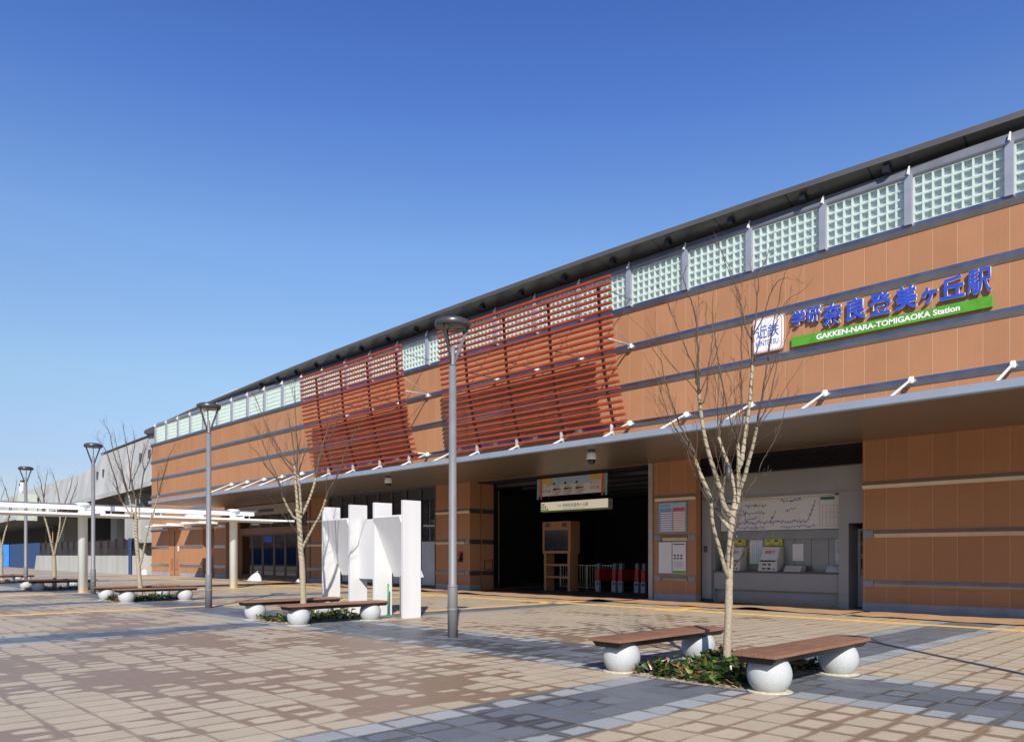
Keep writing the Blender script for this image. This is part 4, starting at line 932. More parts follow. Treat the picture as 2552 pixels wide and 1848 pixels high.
# ---- bare trees with burlap wrapped limbs
TREES = [(-5.55,-13.1,[([(-0.002,0.0,0.007),(0.031,0.0,0.947),(0.036,0.0,1.284)],0.058,0.05,1),
([(0.036,0.0,1.279),(0.042,0.0,1.426),(0.051,0.0,1.753),(0.072,0.0,1.97),(0.075,0.0,2.123),(0.091,0.0,2.221)],0.05,0.046,1),
([(0.031,0.0,1.284),(-0.013,-0.058,1.33),(-0.077,-0.117,1.482),(-0.147,-0.175,1.697),(-0.227,-0.233,1.899),(-0.279,-0.292,2.066),(-0.305,-0.35,2.295)],0.03,0.022,1),
([(0.047,0.0,1.97),(-0.013,0.037,2.059),(-0.068,0.075,2.149),(-0.124,0.112,2.282),(-0.18,0.15,2.384),(-0.226,0.188,2.553),(-0.283,0.225,2.701),(-0.325,0.263,2.829),(-0.363,0.3,2.96)],0.034,0.022,1),
([(-0.363,0.3,2.96),(-0.365,0.357,3.093),(-0.478,0.414,3.324),(-0.593,0.471,3.588),(-0.678,0.529,3.888),(-0.747,0.586,4.207),(-0.8,0.643,4.512),(-0.952,0.7,4.723)],0.016,0.004,0),
([(-0.371,0.3,3.07),(-0.534,0.45,3.297),(-0.695,0.6,3.644),(-0.779,0.75,4.064),(-0.9,0.9,4.479)],0.012,0.003,0),
([(0.075,0.0,2.145),(0.009,-0.041,2.175),(-0.046,-0.082,2.259),(-0.101,-0.123,2.375),(-0.133,-0.164,2.501),(-0.209,-0.205,2.69),(-0.224,-0.245,2.712),(-0.31,-0.286,2.932),(-0.38,-0.327,3.149),(-0.434,-0.368,3.394),(-0.474,-0.409,3.637),(-0.499,-0.45,3.746)],0.04,0.022,1),
([(-0.499,-0.45,3.746),(-0.5,-0.486,4.002),(-0.505,-0.521,4.03),(-0.546,-0.557,4.505),(-0.579,-0.593,4.816),(-0.635,-0.629,4.9),(-0.708,-0.664,5.064),(-0.771,-0.7,5.226)],0.016,0.004,0),
([(-0.491,-0.45,3.79),(-0.561,-0.525,3.949),(-0.58,-0.6,4.027),(-0.726,-0.675,4.328),(-0.838,-0.75,4.497),(-0.948,-0.825,4.742),(-1.057,-0.9,4.936)],0.012,0.003,0),
([(-0.484,-0.45,3.629),(-0.409,-0.443,3.631),(-0.363,-0.436,4.087),(-0.317,-0.429,4.368),(-0.325,-0.421,4.381),(-0.291,-0.414,4.628),(-0.305,-0.407,4.875),(-0.287,-0.4,5.205)],0.011,0.003,0),
([(-0.062,0.0,2.46),(-0.073,-0.1,2.582),(-0.085,-0.2,2.672)],0.024,0.018,1),
([(-0.085,-0.2,2.672),(-0.106,-0.25,2.817),(-0.06,-0.3,3.079)],0.012,0.004,0),
([(0.091,0.0,2.221),(0.141,0.058,2.378),(0.152,0.117,2.525),(0.136,0.175,2.664),(0.091,0.233,2.889),(0.029,0.292,3.1),(-0.019,0.35,3.298)],0.034,0.02,1),
([(-0.019,0.35,3.298),(0.032,0.392,3.542),(0.084,0.433,3.9),(0.086,0.475,4.002),(0.026,0.517,4.314),(0.002,0.558,4.647),(-0.005,0.6,4.928)],0.011,0.003,0),
([(0.096,0.0,2.21),(0.145,0.017,2.265),(0.182,0.033,2.463),(0.182,0.05,2.563),(0.182,0.067,2.823),(0.195,0.083,2.979),(0.184,0.1,3.167)],0.036,0.022,1),
([(0.184,0.1,3.167),(0.104,0.117,3.37),(0.0,0.133,3.869),(-0.073,0.15,4.307),(-0.051,0.167,4.281),(-0.098,0.183,4.545),(-0.12,0.2,4.792)],0.012,0.003,0),
([(0.184,0.1,3.167),(0.233,0.057,3.422),(0.205,0.014,3.967),(0.193,-0.029,4.148),(0.188,-0.071,4.645),(0.167,-0.114,5.036),(0.062,-0.157,5.391),(-0.151,-0.2,5.809)],0.014,0.003,0),
([(0.182,0.05,2.443),(0.203,-0.008,2.569),(0.239,-0.067,2.704),(0.262,-0.125,2.877),(0.304,-0.183,3.065),(0.33,-0.242,3.266),(0.327,-0.3,3.332)],0.032,0.02,1),
([(0.327,-0.3,3.332),(0.359,-0.337,3.592),(0.391,-0.375,3.851),(0.438,-0.412,4.24),(0.433,-0.45,4.21),(0.428,-0.487,4.395),(0.537,-0.525,4.918),(0.588,-0.562,5.277),(0.72,-0.6,5.536)],0.015,0.003,0),
([(0.342,-0.3,3.361),(0.519,-0.26,3.697),(0.592,-0.22,4.065),(0.711,-0.18,4.405),(0.722,-0.14,4.39),(0.854,-0.1,4.805)],0.01,0.003,0),
([(0.2,0.1,2.827),(0.241,0.108,2.905),(0.274,0.117,3.138),(0.323,0.125,3.449),(0.365,0.133,3.745),(0.391,0.142,4.073),(0.406,0.15,4.276)],0.034,0.022,1),
([(0.406,0.15,4.276),(0.419,0.181,4.627),(0.421,0.212,4.449),(0.44,0.244,4.631),(0.345,0.275,4.866),(0.293,0.306,5.208),(0.259,0.338,5.394),(0.127,0.369,5.686),(0.03,0.4,5.998)],0.017,0.003,0),
([(0.41,0.15,4.605),(0.441,0.14,4.878),(0.473,0.13,5.219),(0.469,0.12,5.508),(0.587,0.11,5.762),(0.686,0.1,6.102)],0.013,0.003,0),
([(0.427,0.15,4.708),(0.528,0.038,4.915),(0.576,-0.075,5.218),(0.655,-0.187,5.363),(0.748,-0.3,5.356)],0.01,0.003,0),
([(0.475,-0.35,4.433),(0.571,-0.38,4.785),(0.626,-0.41,4.907),(0.697,-0.44,5.028),(0.881,-0.47,5.115),(0.951,-0.5,5.186)],0.008,0.002,0),
([(0.231,0.05,2.377),(0.273,-0.029,2.491),(0.421,-0.107,2.721),(0.378,-0.186,2.749),(0.472,-0.264,3.009),(0.58,-0.343,3.161),(0.655,-0.421,3.547),(0.686,-0.5,3.78)],0.009,0.003,0),
([(0.107,0.0,1.448),(0.146,-0.125,1.536),(0.162,-0.25,1.643),(0.25,-0.375,1.831),(0.294,-0.5,2.119)],0.008,0.003,0),
([(0.038,-0.05,1.427),(0.049,-0.088,1.805),(0.146,-0.125,2.117),(0.178,-0.163,2.362),(0.113,-0.2,2.647)],0.009,0.004,0),
([(-0.276,-0.3,2.288),(-0.361,-0.34,2.401),(-0.444,-0.38,2.556),(-0.506,-0.42,2.782),(-0.56,-0.46,2.895),(-0.671,-0.5,3.079)],0.009,0.003,0)]),(-17.1,-13.1,[([(-0.107,0.0,0.353),(-0.11,0.0,0.54),(-0.134,0.0,1.338),(-0.168,0.0,1.677),(-0.193,0.0,2.161),(-0.217,0.0,2.5)],0.07,0.055,1),
([(-0.218,0.0,2.479),(-0.326,-0.075,2.523),(-0.417,-0.15,2.703),(-0.476,-0.225,2.861),(-0.515,-0.3,2.998)],0.03,0.022,1),
([(-0.515,-0.3,2.998),(-0.575,-0.4,3.333),(-0.665,-0.5,3.504),(-0.873,-0.6,3.753),(-0.999,-0.7,4.058),(-1.183,-0.8,4.202)],0.015,0.003,0),
([(-0.545,-0.3,3.16),(-0.712,-0.283,3.607),(-0.819,-0.267,3.792),(-0.946,-0.25,4.118),(-1.073,-0.233,4.446),(-1.16,-0.217,4.652),(-1.288,-0.2,4.858)],0.013,0.003,0),
([(-0.231,0.0,2.5),(-0.285,0.02,2.791),(-0.256,0.04,2.59),(-0.282,0.06,3.025),(-0.329,0.08,3.44),(-0.345,0.1,3.835)],0.04,0.026,1),
([(-0.345,0.1,3.835),(-0.39,0.15,4.172),(-0.436,0.2,4.553),(-0.502,0.25,4.811),(-0.579,0.3,5.133)],0.016,0.003,0),
([(-0.345,0.1,3.814),(-0.587,0.183,3.969),(-0.82,0.267,4.292),(-0.992,0.35,4.618),(-1.187,0.433,4.947),(-1.34,0.517,5.279),(-1.538,0.6,5.719)],0.014,0.003,0),
([(-0.396,0.1,3.669),(-0.566,-0.025,3.902),(-0.672,-0.15,4.091),(-0.816,-0.275,4.358),(-0.898,-0.4,4.582)],0.012,0.003,0),
([(-0.217,0.0,2.476),(-0.184,-0.03,2.74),(-0.135,-0.06,2.585),(-0.158,-0.09,3.014),(-0.17,-0.12,3.318),(-0.202,-0.15,3.56)],0.032,0.022,1),
([(-0.202,-0.15,3.56),(-0.219,-0.2,3.922),(-0.164,-0.25,4.281),(-0.201,-0.3,4.598),(-0.207,-0.35,5.115),(-0.213,-0.4,5.589)],0.014,0.003,0),
([(-0.182,-0.15,3.581),(-0.145,0.013,3.948),(-0.065,0.175,4.259),(0.038,0.338,4.7),(0.101,0.5,5.17)],0.012,0.003,0),
([(-0.197,0.0,2.5),(-0.1,0.05,2.696),(-0.128,0.1,2.676),(-0.017,0.15,2.949),(0.074,0.2,3.243),(0.144,0.25,3.54)],0.034,0.024,1),
([(0.144,0.25,3.54),(0.184,0.3,3.921),(0.265,0.35,4.304),(0.379,0.4,4.689),(0.493,0.45,5.098),(0.524,0.5,5.487)],0.016,0.003,0),
([(0.165,0.25,3.644),(0.277,0.138,4.067),(0.47,0.025,4.32),(0.702,-0.088,4.796),(0.87,-0.2,5.082)],0.012,0.003,0),
([(-0.168,0.0,1.677),(-0.072,-0.05,1.87),(0.047,-0.1,2.071),(0.219,-0.15,2.373),(0.3,-0.2,2.456),(0.435,-0.25,2.738),(0.518,-0.3,2.957)],0.032,0.022,1),
([(0.518,-0.3,2.957),(0.624,-0.36,3.236),(0.859,-0.42,3.532),(0.993,-0.48,3.967),(1.146,-0.54,4.319),(1.398,-0.6,4.709)],0.013,0.003,0),
([(-0.179,-0.1,2.119),(-0.383,-0.3,2.411),(-0.585,-0.5,2.743),(-0.662,-0.7,2.928)],0.008,0.003,0)]),(-28.65,-13.1,[([(-0.123,0.0,0.42),(-0.137,0.0,0.493),(-0.189,0.0,1.146),(-0.226,0.0,1.616),(-0.293,0.0,2.556),(-0.278,0.0,2.922)],0.085,0.06,1),
([(-0.278,0.0,2.922),(-0.387,-0.075,3.126),(-0.329,-0.15,2.87),(-0.478,-0.225,3.216),(-0.614,-0.3,3.444)],0.035,0.026,1),
([(-0.614,-0.3,3.444),(-0.722,-0.383,3.832),(-0.771,-0.467,4.286),(-0.912,-0.55,4.784),(-0.96,-0.633,5.141),(-1.076,-0.717,5.405),(-1.237,-0.8,5.598)],0.02,0.004,0),
([(-0.614,-0.3,3.444),(-0.863,-0.2,3.963),(-1.172,-0.1,4.276)],0.012,0.003,0),
([(-0.333,0.0,2.83),(-0.523,0.1,3.4),(-0.644,0.2,3.762)],0.035,0.026,1),
([(-0.644,0.2,3.762),(-0.839,0.257,4.169),(-0.939,0.314,4.555),(-1.111,0.371,4.799),(-1.284,0.429,5.187),(-1.409,0.486,5.673),(-1.511,0.543,6.065),(-1.733,0.6,6.386)],0.02,0.004,0),
([(-0.692,0.2,3.951),(-0.946,0.375,4.514),(-1.107,0.55,5.011),(-1.342,0.725,5.563),(-1.554,0.9,6.17)],0.014,0.003,0),
([(-0.286,0.0,2.83),(-0.261,-0.05,3.344),(-0.236,-0.1,3.598)],0.035,0.026,1),
([(-0.236,-0.1,3.598),(-0.357,-0.14,4.039),(-0.395,-0.18,4.618),(-0.457,-0.22,5.196),(-0.53,-0.26,5.656),(-0.579,-0.3,6.115)],0.018,0.004,0),
([(-0.47,-0.1,3.949),(-0.374,-0.2,4.383),(-0.277,-0.3,4.953),(-0.112,-0.4,5.52),(-0.132,-0.5,5.966)],0.014,0.003,0),
([(-0.192,0.0,2.877),(-0.23,0.15,3.238),(-0.303,0.3,3.603)],0.034,0.026,1),
([(-0.303,0.3,3.603),(-0.244,0.35,4.13),(-0.208,0.4,4.492),(-0.197,0.45,4.665),(-0.316,0.5,5.053),(-0.221,0.55,5.395),(-0.149,0.6,5.786)],0.018,0.004,0),
([(-0.196,0.4,4.564),(-0.022,0.333,4.89),(0.129,0.267,5.214),(0.278,0.2,5.536)],0.012,0.003,0),
([(-0.377,-0.1,4.206),(-0.271,0.067,4.646),(-0.164,0.233,5.162),(-0.149,0.4,5.684)],0.012,0.003,0),
([(-0.189,0.0,1.146),(-0.064,-0.043,1.355),(0.061,-0.086,1.928),(0.238,-0.129,2.603),(0.414,-0.171,3.173),(0.402,-0.214,2.89),(0.539,-0.257,3.377),(0.663,-0.3,3.699)],0.04,0.022,1),
([(0.663,-0.3,3.699),(0.814,-0.35,4.252),(0.976,-0.4,4.71),(1.068,-0.45,5.027),(1.344,-0.5,5.482)],0.015,0.003,0),
([(0.663,-0.3,3.699),(0.675,-0.45,4.242),(0.837,-0.6,4.549)],0.01,0.003,0)]),(-40.2,-13.1,[([(-0.093,0.0,0.153),(-0.098,0.0,0.052),(-0.105,0.0,1.164),(-0.125,0.0,1.561)],0.1,0.085,1),
([(-0.125,0.0,1.561),(-0.199,-0.075,2.156),(-0.312,-0.15,2.827),(-0.425,-0.225,3.377),(-0.497,-0.3,3.688)],0.05,0.035,1),
([(-0.379,-0.3,3.373),(-0.348,-0.35,4.0),(-0.396,-0.4,4.546),(-0.483,-0.45,5.013),(-0.609,-0.5,5.556)],0.025,0.004,0),
([(-0.418,-0.3,3.688),(-0.429,-0.6,4.178),(-0.476,-0.9,4.659)],0.016,0.004,0),
([(-0.398,-0.3,4.24),(-0.461,-0.1,4.809),(-0.464,0.1,5.544)],0.016,0.004,0),
([(-0.105,0.0,1.601),(-0.026,0.1,2.278),(0.034,0.2,2.919),(-0.005,0.3,3.403)],0.045,0.032,1),
([(-0.005,0.3,3.403),(0.177,0.367,4.049),(0.379,0.433,4.697),(0.481,0.5,5.347)],0.022,0.004,0),
([(-0.025,0.3,3.323),(-0.183,0.5,4.3),(-0.504,0.7,5.206),(-0.828,0.9,5.633)],0.018,0.004,0),
([(0.014,0.1,2.198),(0.301,-0.05,2.751),(0.567,-0.2,3.378)],0.035,0.026,1),
([(0.567,-0.2,3.378),(0.823,-0.267,4.124),(1.058,-0.333,4.591),(1.214,-0.4,4.939)],0.018,0.004,0)]),(-51.75,-13.1,[([(0.052,0.0,0.136),(-0.058,0.0,0.179),(-0.044,0.0,1.551),(-0.044,0.0,2.041)],0.1,0.08,1),
([(-0.044,0.0,2.041),(0.047,0.1,2.779),(0.152,0.2,3.323)],0.05,0.035,1),
([(0.152,0.2,3.323),(0.275,0.275,4.213),(0.078,0.35,5.107),(-0.219,0.425,5.706),(-0.417,0.5,6.011)],0.022,0.004,0),
([(0.152,0.2,3.323),(0.483,0.033,4.199),(0.837,-0.133,5.215),(1.042,-0.3,5.931)],0.02,0.004,0),
([(-0.044,0.0,2.041),(-0.163,-0.1,2.773),(-0.193,-0.2,3.99)],0.05,0.035,1),
([(-0.193,-0.2,3.99),(-0.189,-0.35,4.954),(0.106,-0.5,5.911)],0.022,0.004,0),
([(-0.193,-0.2,3.99),(-0.067,0.05,4.887),(-0.037,0.3,5.497)],0.016,0.004,0)])]
tree_lab = ['bare tree with burlap and rope wrapped limbs in the foreground before the ticket machines', 'bare wrapped tree behind the benches, left of the white folded board', 'bare wrapped tree in front of the left corner of the orange hall', 'bare forked tree between the street lamp and the thick white shelter column', 'bare tree cut by the left edge of the picture']
def twigs(q, rnd, p, d, L, r, depth, n_side):
    pts = [Vector(p)]; d = Vector(d).normalized(); seg = 5; rr = [r]
    for k in range(seg):
        d = (d + Vector((rnd.gauss(0, .09), rnd.gauss(0, .09), .06 + rnd.gauss(0, .03)))).normalized()
        pts.append(pts[-1] + d * (L / seg)); rr.append(max(.0016, r * (1 - .8 * (k + 1) / seg)))
        if depth > 0 and k >= 1 and k < seg and rnd.random() < n_side:
            ax = Vector((rnd.gauss(0, 1), rnd.gauss(0, 1), rnd.gauss(0, .3))).normalized()
            sd = (d + ax * rnd.uniform(.35, .6)).normalized()
            twigs(q, rnd, pts[-1], sd, L * rnd.uniform(.35, .62), rr[-1] * .68, depth - 1, n_side)
    q.tube(pts, rr, 4, cap=False)
def smooth_poly(P, rep=2):
    P = [Vector(p) for p in P]
    for _ in range(rep):
        if len(P) < 3: break
        Q = [P[0]]
        for a, b_ in zip(P[:-1], P[1:]): Q += [a * .75 + b_ * .25, a * .25 + b_ * .75]
        Q.append(P[-1]); P = Q
    return P
for i, (x, y, limbs) in enumerate(TREES):
    tr = empty('street_tree', (x, y, 0), 0.7999861, label=tree_lab[i], cat='tree', group='bare plaza trees')
    rnd = random.Random(20 + i)
    wq = MB(); bq = MB()
    for j, (P, r0, r1, wrapped) in enumerate(limbs):
        P = list(P)
        if j == 0: P = [(P[0][0], 0, -.02)] + P
        P = smooth_poly(P, 2)
        n = len(P); rad = [r0 + (r1 - r0) * k / (n - 1) for k in range(n)]
        if wrapped:
            rad = [q_ * (1 + .06 * math.sin(k * 2.1 + j) + rnd.uniform(-.03, .03)) for k, q_ in enumerate(rad)]
            if j == 0: rad[0] *= 1.25; rad[1] *= 1.1
            wq.tube(P, [q_ * (1.0, 1.15, 1.0, 1.0, 1.0)[i] for q_ in rad], 12 if j < 3 else 9)
        else:
            P = [p + Vector((rnd.gauss(0, .006), rnd.gauss(0, .006), 0)) for p in P]
            bq.tube(P, [q_ * (1.1, 1.6, 1.7, 1.6, 1.5)[i] for q_ in rad], 5)
        L_ = sum((b_ - a).length for a, b_ in zip(P[:-1], P[1:]))
        # side twigs
        dens = (1.6 if not wrapped else .0)
        if not wrapped:
            m_ = int(L_ * (2.6, 4.6, 5.0, 4.2, 4.0)[i])
            for k in range(m_):
                f = rnd.uniform(.15, .98); idx = min(n - 2, int(f * (n - 1)))
                d = (P[idx + 1] - P[idx]).normalized(); ax = Vector((rnd.gauss(0, 1), rnd.gauss(0, 1), rnd.gauss(0, .3))).normalized()
                twigs(bq, rnd, P[idx], (d + ax * rnd.uniform(.3, .6)), rnd.uniform(.25, .7) * (1.1 - .6 * f) * (.8 if i == 0 else 1.0), max(.0028, rad[idx] * .5), 2, .5)
            twigs(bq, rnd, P[-1], P[-1] - P[-2], rnd.uniform(.12, .3), r1, 1, .4)
        elif j > 0 and r1 <= .026:
            for k in range(3):
                d = (P[-1] - P[-2]).normalized(); ax = Vector((rnd.gauss(0, 1), rnd.gauss(0, 1), 0)).normalized()
                twigs(bq, rnd, P[-1 - k * 2], d + ax * rnd.uniform(.2, .6), rnd.uniform(.6, 1.3), .007, 2, .6)
    wq.build('trunk', M['burlap'], tr, recalc=False); bq.build('branches', M['twig'], tr, recalc=False)
    if i == 0:
        MB().tube([(.008, -.06, 4.52 - 1.9), (.012, -.06, 2.85)], [.036, .04], 10).build('strap_band', M['darkpost'], tr)

# ---- white folded board
ib = empty('information_board', (-17.7, -10.92, 0), label='white blank board of four upright plates with three slanted panels between them', cat='notice board')
px_ = (-15.77, -17.04, -18.23, -19.64)
for x in px_: MB().box(x - .05, x + .05, -11.20, -10.65, 0, 2.99).build('upright_plate', M['board'], ib, (17.7, 10.92, 0), bevel=.006)
for xa, xb, kind in ((-16.99, -15.82, 1), (-18.18, -17.09, 0), (-19.59, -18.28, 1)):
    q = MB()
    if kind: q.prism([(-10.60, 1.02), (-11.27, 2.58), (-11.17, 2.63), (-10.48, 1.03)], 'x', xa, xb)
    else: q.box(xa, xb, -10.93, -10.86, .95, 2.58)
    q.build('slanted_panel', M['board'], ib, (17.7, 10.92, 0), bevel=.005)
for x in (-16.5, -19.0):
    for y in (-10.75,): MB().box(x - .05, x + .05, -10.72, -10.62, 0, 1.05).build('panel_leg', M['greymid'], ib, (17.7, 10.92, 0))
gs = tag(MB().tube([(0, 0, 0), (.01, 0, .85)], .022, 8).box(-.06, .06, -.05, .05, 0, .03).build('marker_stake', M['pipe'], None, (-16.75, -10.95, 0)), 'thin green marker stake standing between the last two white plates', 'stake')

# ---- covered walkway
sh = empty('walkway_shelter', (-36.05, -13.1, 0), label='white walkway shelter with thick round columns, a long upper beam and a thin flat roof', cat='shelter')
for y in (6.6, 0.0, -6.6, -13.2):
    c_ = MB().lathe([(.185, 0), (.185, 3.66), (.20, 3.67), (.20, 3.76)], 28).build('column', M['offwhite'], sh, (0, y, 0))
    MB().lathe([(.24, 3.70), (.29, 3.72), (.29, 3.79), (.20, 3.82)], 24).build('cap', M['offwhite'], c_)
    MB().box(-.95, .95, -.05, .05, 3.32, 3.42).build('cross_arm', M['white'], c_)
    MB().lathe([(.186, 3.20), (.30, 3.24), (.30, 3.28), (.186, 3.285)], 24).build('ring', M['white'], c_)
MB().box(-.13, .13, -20, 7.6, 3.52, 3.72).build('beam', M['white'], sh, bevel=.01)
MB().box(-.16, .16, -20, 7.7, 3.725, 3.76).build('beam_cover', M['rail'], sh)
MB().box(-1.15, 1.15, -20, 9.2, 3.285, 3.325).box(1.10, 1.16, -20, 9.21, 3.25, 3.335).box(-1.16, -1.10, -20, 9.21, 3.25, 3.335).build('roof_plate', M['white'], sh)
for k in range(13):
    y = 7.4 - k * 2.1
    q = MB().box(-.02, .02, y - .02, y + .02, 3.325, 3.52).box(.10, .14, y - .36, y - .32, 3.325, 3.52); q.build('hanger', M['white'], sh)
    if k % 2: MB().prism([(-.5, 3.33), (.55, 3.33), (.45, 3.48), (-.4, 3.48)], 'y', y - 1.0, y - .35).build('gutter_box', M['offwhite'], sh)

# ---- tan protective sheets
random.seed(7)
def tan_sheet(x0, x1, ya, yb, lab, seed):
    rnd = random.Random(seed); nx = int((x1 - x0) / .22); ny = 8; q = MB()
    ph = [rnd.uniform(0, 6.28) for _ in range(6)]
    def P(a, b_):
        x = x0 + (x1 - x0) * a / nx; f = b_ / ny
        edge = .05 * math.sin(x * 1.7 + ph[0]) + .03 * math.sin(x * 4.1 + ph[1])
        y = ya + edge * .7 + (yb - ya + edge) * f
        z = .014 + .013 * (1 + math.sin(x * 2.3 + ph[2] + f * 2)) * .5 + .012 * (1 + math.sin(x * 6.1 + y * 3 + ph[3])) * .5
        lift = max(0, math.sin(x * .9 + ph[4])) ** 8 * .07
        z += lift * (1 - f) ** 3
        return (x, y, z)
    for a in range(nx):
        for b_ in range(ny): q.face([P(a, b_), P(a + 1, b_), P(a + 1, b_ + 1), P(a, b_ + 1)], 0, True)
    o = q.build('protective_sheet', M['sheet'], None, recalc=False)
    bm = bmesh.new(); bm.from_mesh(o.data); bmesh.ops.remove_doubles(bm, verts=bm.verts, dist=.0005); bm.to_mesh(o.data); bm.free()
    tag(o, lab, 'floor sheet', 'tan floor sheets along the station')
tan_sheet(-8.3, 5.0, -2.35, -.25, 'tan floor sheet along the foot of the right-hand brown wall', 1)
tan_sheet(-16.2, -8.5, -2.25, -.15, 'tan floor sheet in front of the ticket machine alcove', 2)
tan_sheet(-26.0, -16.4, -2.3, -.25, 'tan floor sheet in front of the dark hall opening', 3)
tan_sheet(-38.5, -26.2, -2.25, -.2, 'tan floor sheet in front of the wide window behind the white board', 4)
tan_sheet(-46.5, -40.0, -1.9, -.1, 'tan floor sheet before the recessed glass doors', 5)

# ---- sacks by the doors
def sack(loc, s, rz, lab, seed):
    rnd = random.Random(seed); e_ = empty('white_sack', loc, rz, label=lab, cat='sack', group='white sacks by the wall')
    q = MB(); nu, nv = 28, 12; V = []
    ph = [rnd.uniform(0, 6.28) for _ in range(8)]
    for b_ in range(nv + 1):
        f = b_ / nv
        for a in range(nu):
            th = 2 * math.pi * a / nu
            base = 1 + .16 * math.sin(2 * th + ph[0]) + .10 * math.sin(3 * th + ph[1]) + .05 * math.sin(7 * th + ph[2])
            crease = .06 * math.sin(5 * th + ph[3] + 4 * f) * (1 - f) + .04 * math.sin(9 * th + ph[4] - 6 * f)
            r_ = (1 - f ** 1.5) ** .8 * (base + crease) + .03
            h_ = f * (1 + .12 * math.sin(2 * th + ph[5]) * (1 - f))
            V.append((s * (.72 * r_ * math.cos(th) + .22 * f), s * (.5 * r_ * math.sin(th) + .03 * f), s * 1.0 * h_))
    for b_ in range(nv):
        for a in range(nu):
            q.face([V[b_ * nu + a], V[b_ * nu + (a + 1) % nu], V[(b_ + 1) * nu + (a + 1) % nu], V[(b_ + 1) * nu + a]], 0, True)
    o = q.build('sack_body', M['sack'], e_, recalc=False)
    bm = bmesh.new(); bm.from_mesh(o.data); bmesh.ops.remove_doubles(bm, verts=bm.verts, dist=.0005); bm.to_mesh(o.data); bm.free()
    MB().tube([(s * .2, .03 * s, s * .93), (s * .22, .02, s * 1.02), (s * .30, .04, s * 1.12)], [s * .06, s * .03, s * .07], 7).build('tied_neck', M['sack'], e_)
sack((-44.4, -1.4, 0), .56, .5, 'white sack slumped in front of the recessed glass doors', 3)
sack((-40.3, -.75, 0), .28, .2, 'small white sack by the doors, left of the second tree trunk', 5)
sack((-65.3, -.9, 0), .46, 1.1, 'white sack leaning at the left corner of the orange hall', 8)

# ================================================================== BACKGROUND ON THE LEFT
vd = empty('concrete_viaduct', (-66.5, 1.5, 0), label='long pale grey concrete side of the raised railway behind the orange hall, sloping away left', cat='viaduct')
top = [(-63, 12.5), (-69.6, 12.33), (-76.7, 12.17), (-86.2, 11.92), (-86.9, 10.85), (-94.7, 10.44), (-107, 10.35), (-115, 10.22), (-132, 9.6), (-170, 9.2), (-230, 8.8)]
bot = [(-63, 7.9), (-70.7, 7.67), (-78, 7.45), (-87.2, 7.2), (-94.7, 6.95), (-105.4, 6.66), (-118, 6.45), (-132, 6.25), (-170, 5.9), (-230, 5.6)]
def zi(T, x):
    for (xa, za), (xb, zb) in zip(T[:-1], T[1:]):
        if xb <= x <= xa: return za + (zb - za) * (x - xa) / (xb - xa)
    return T[-1][1]
q = MB(); qc = MB(); qs = MB(); N_ = 60
for k in range(N_):
    xa = -63 - 167 * (k / N_) ** 1.5; xb = -63 - 167 * ((k + 1) / N_) ** 1.5
    for (a, b_) in (((0, 1.0), (0, 1.0)),):
        ta, tb_, ba, bb = zi(top, xa), zi(top, xb), zi(bot, xa), zi(bot, xb)
        q.face([(xa, 1.5, ba + .5), (xb, 1.5, bb + .5), (xb, 1.9, tb_), (xa, 1.9, ta)])
        q.face([(xa, 1.25, ba), (xb, 1.25, bb), (xb, 1.22, bb + .42), (xa, 1.22, ba + .42)])
        q.face([(xa, 1.22, ba + .42), (xb, 1.22, bb + .42), (xb, 1.5, bb + .5), (xa, 1.5, ba + .5)])
        if xb > -87.2: qc.face([(xa, 1.8, ta), (xb, 1.8, tb_), (xb, 1.8, tb_ + .14), (xa, 1.8, ta + .14)]).face([(xa, 1.8, ta + .14), (xb, 1.8, tb_ + .14), (xb, 2.4, tb_ + .14), (xa, 2.4, ta + .14)])
        qs.face([(xa, 1.25, ba), (xb, 1.25, bb), (xb, 12, bb + .3), (xa, 12, ba + .3)])
        q.face([(xa, 2.4, ta), (xb, 2.4, tb_), (xb, 12, tb_), (xa, 12, ta)])
q.build('parapet', M['conc'], vd, (66.5, -1.5, 0), recalc=False); qc.build('coping', M['darkpost'], vd, (66.5, -1.5, 0), recalc=False); qs.build('underside', M['undershade'], vd, (66.5, -1.5, 0), recalc=False)
for x, z in ((-71.5, 11.2), (-73.8, 11.1), (-84.6, 10.5), (-86.6, 10.4)): MB().box(x - .10, x + .10, 1.58, 1.85, z - 1.0, z - .2).build('drain_slot', M['darkpost'], vd, (66.5, -1.5, 0))
for x, w_, y in ((-78.6, 2.6, 2.2), (-96, 2.0, 6), (-118, 2.2, 6)):
    MB().box(x - w_ / 2, x + w_ / 2, y, y + 2.2, 0, zi(bot, x) + .2).build('pier', M['conc2'], vd, (66.5, -1.5, 0), bevel=.03)
MB().prism([(-76.6, 3.1), (-70.5, 3.1), (-76.2, 6.6)], 'y', 2.6, 3.0).box(-77.2, -69.5, 2.3, 3.2, 2.75, 3.09).build('stair_wall', M['conc2'], vd, (66.5, -1.5, 0))
MB().box(-230, -66.4, 11, 11.4, 0, 8).build('rear_wall', M['dark'], vd, (66.5, -1.5, 0))
MB().box(-66.45, -66.4, 1.6, 11, 0, 8).build('side_wall', M['dark'], vd, (66.5, -1.5, 0))

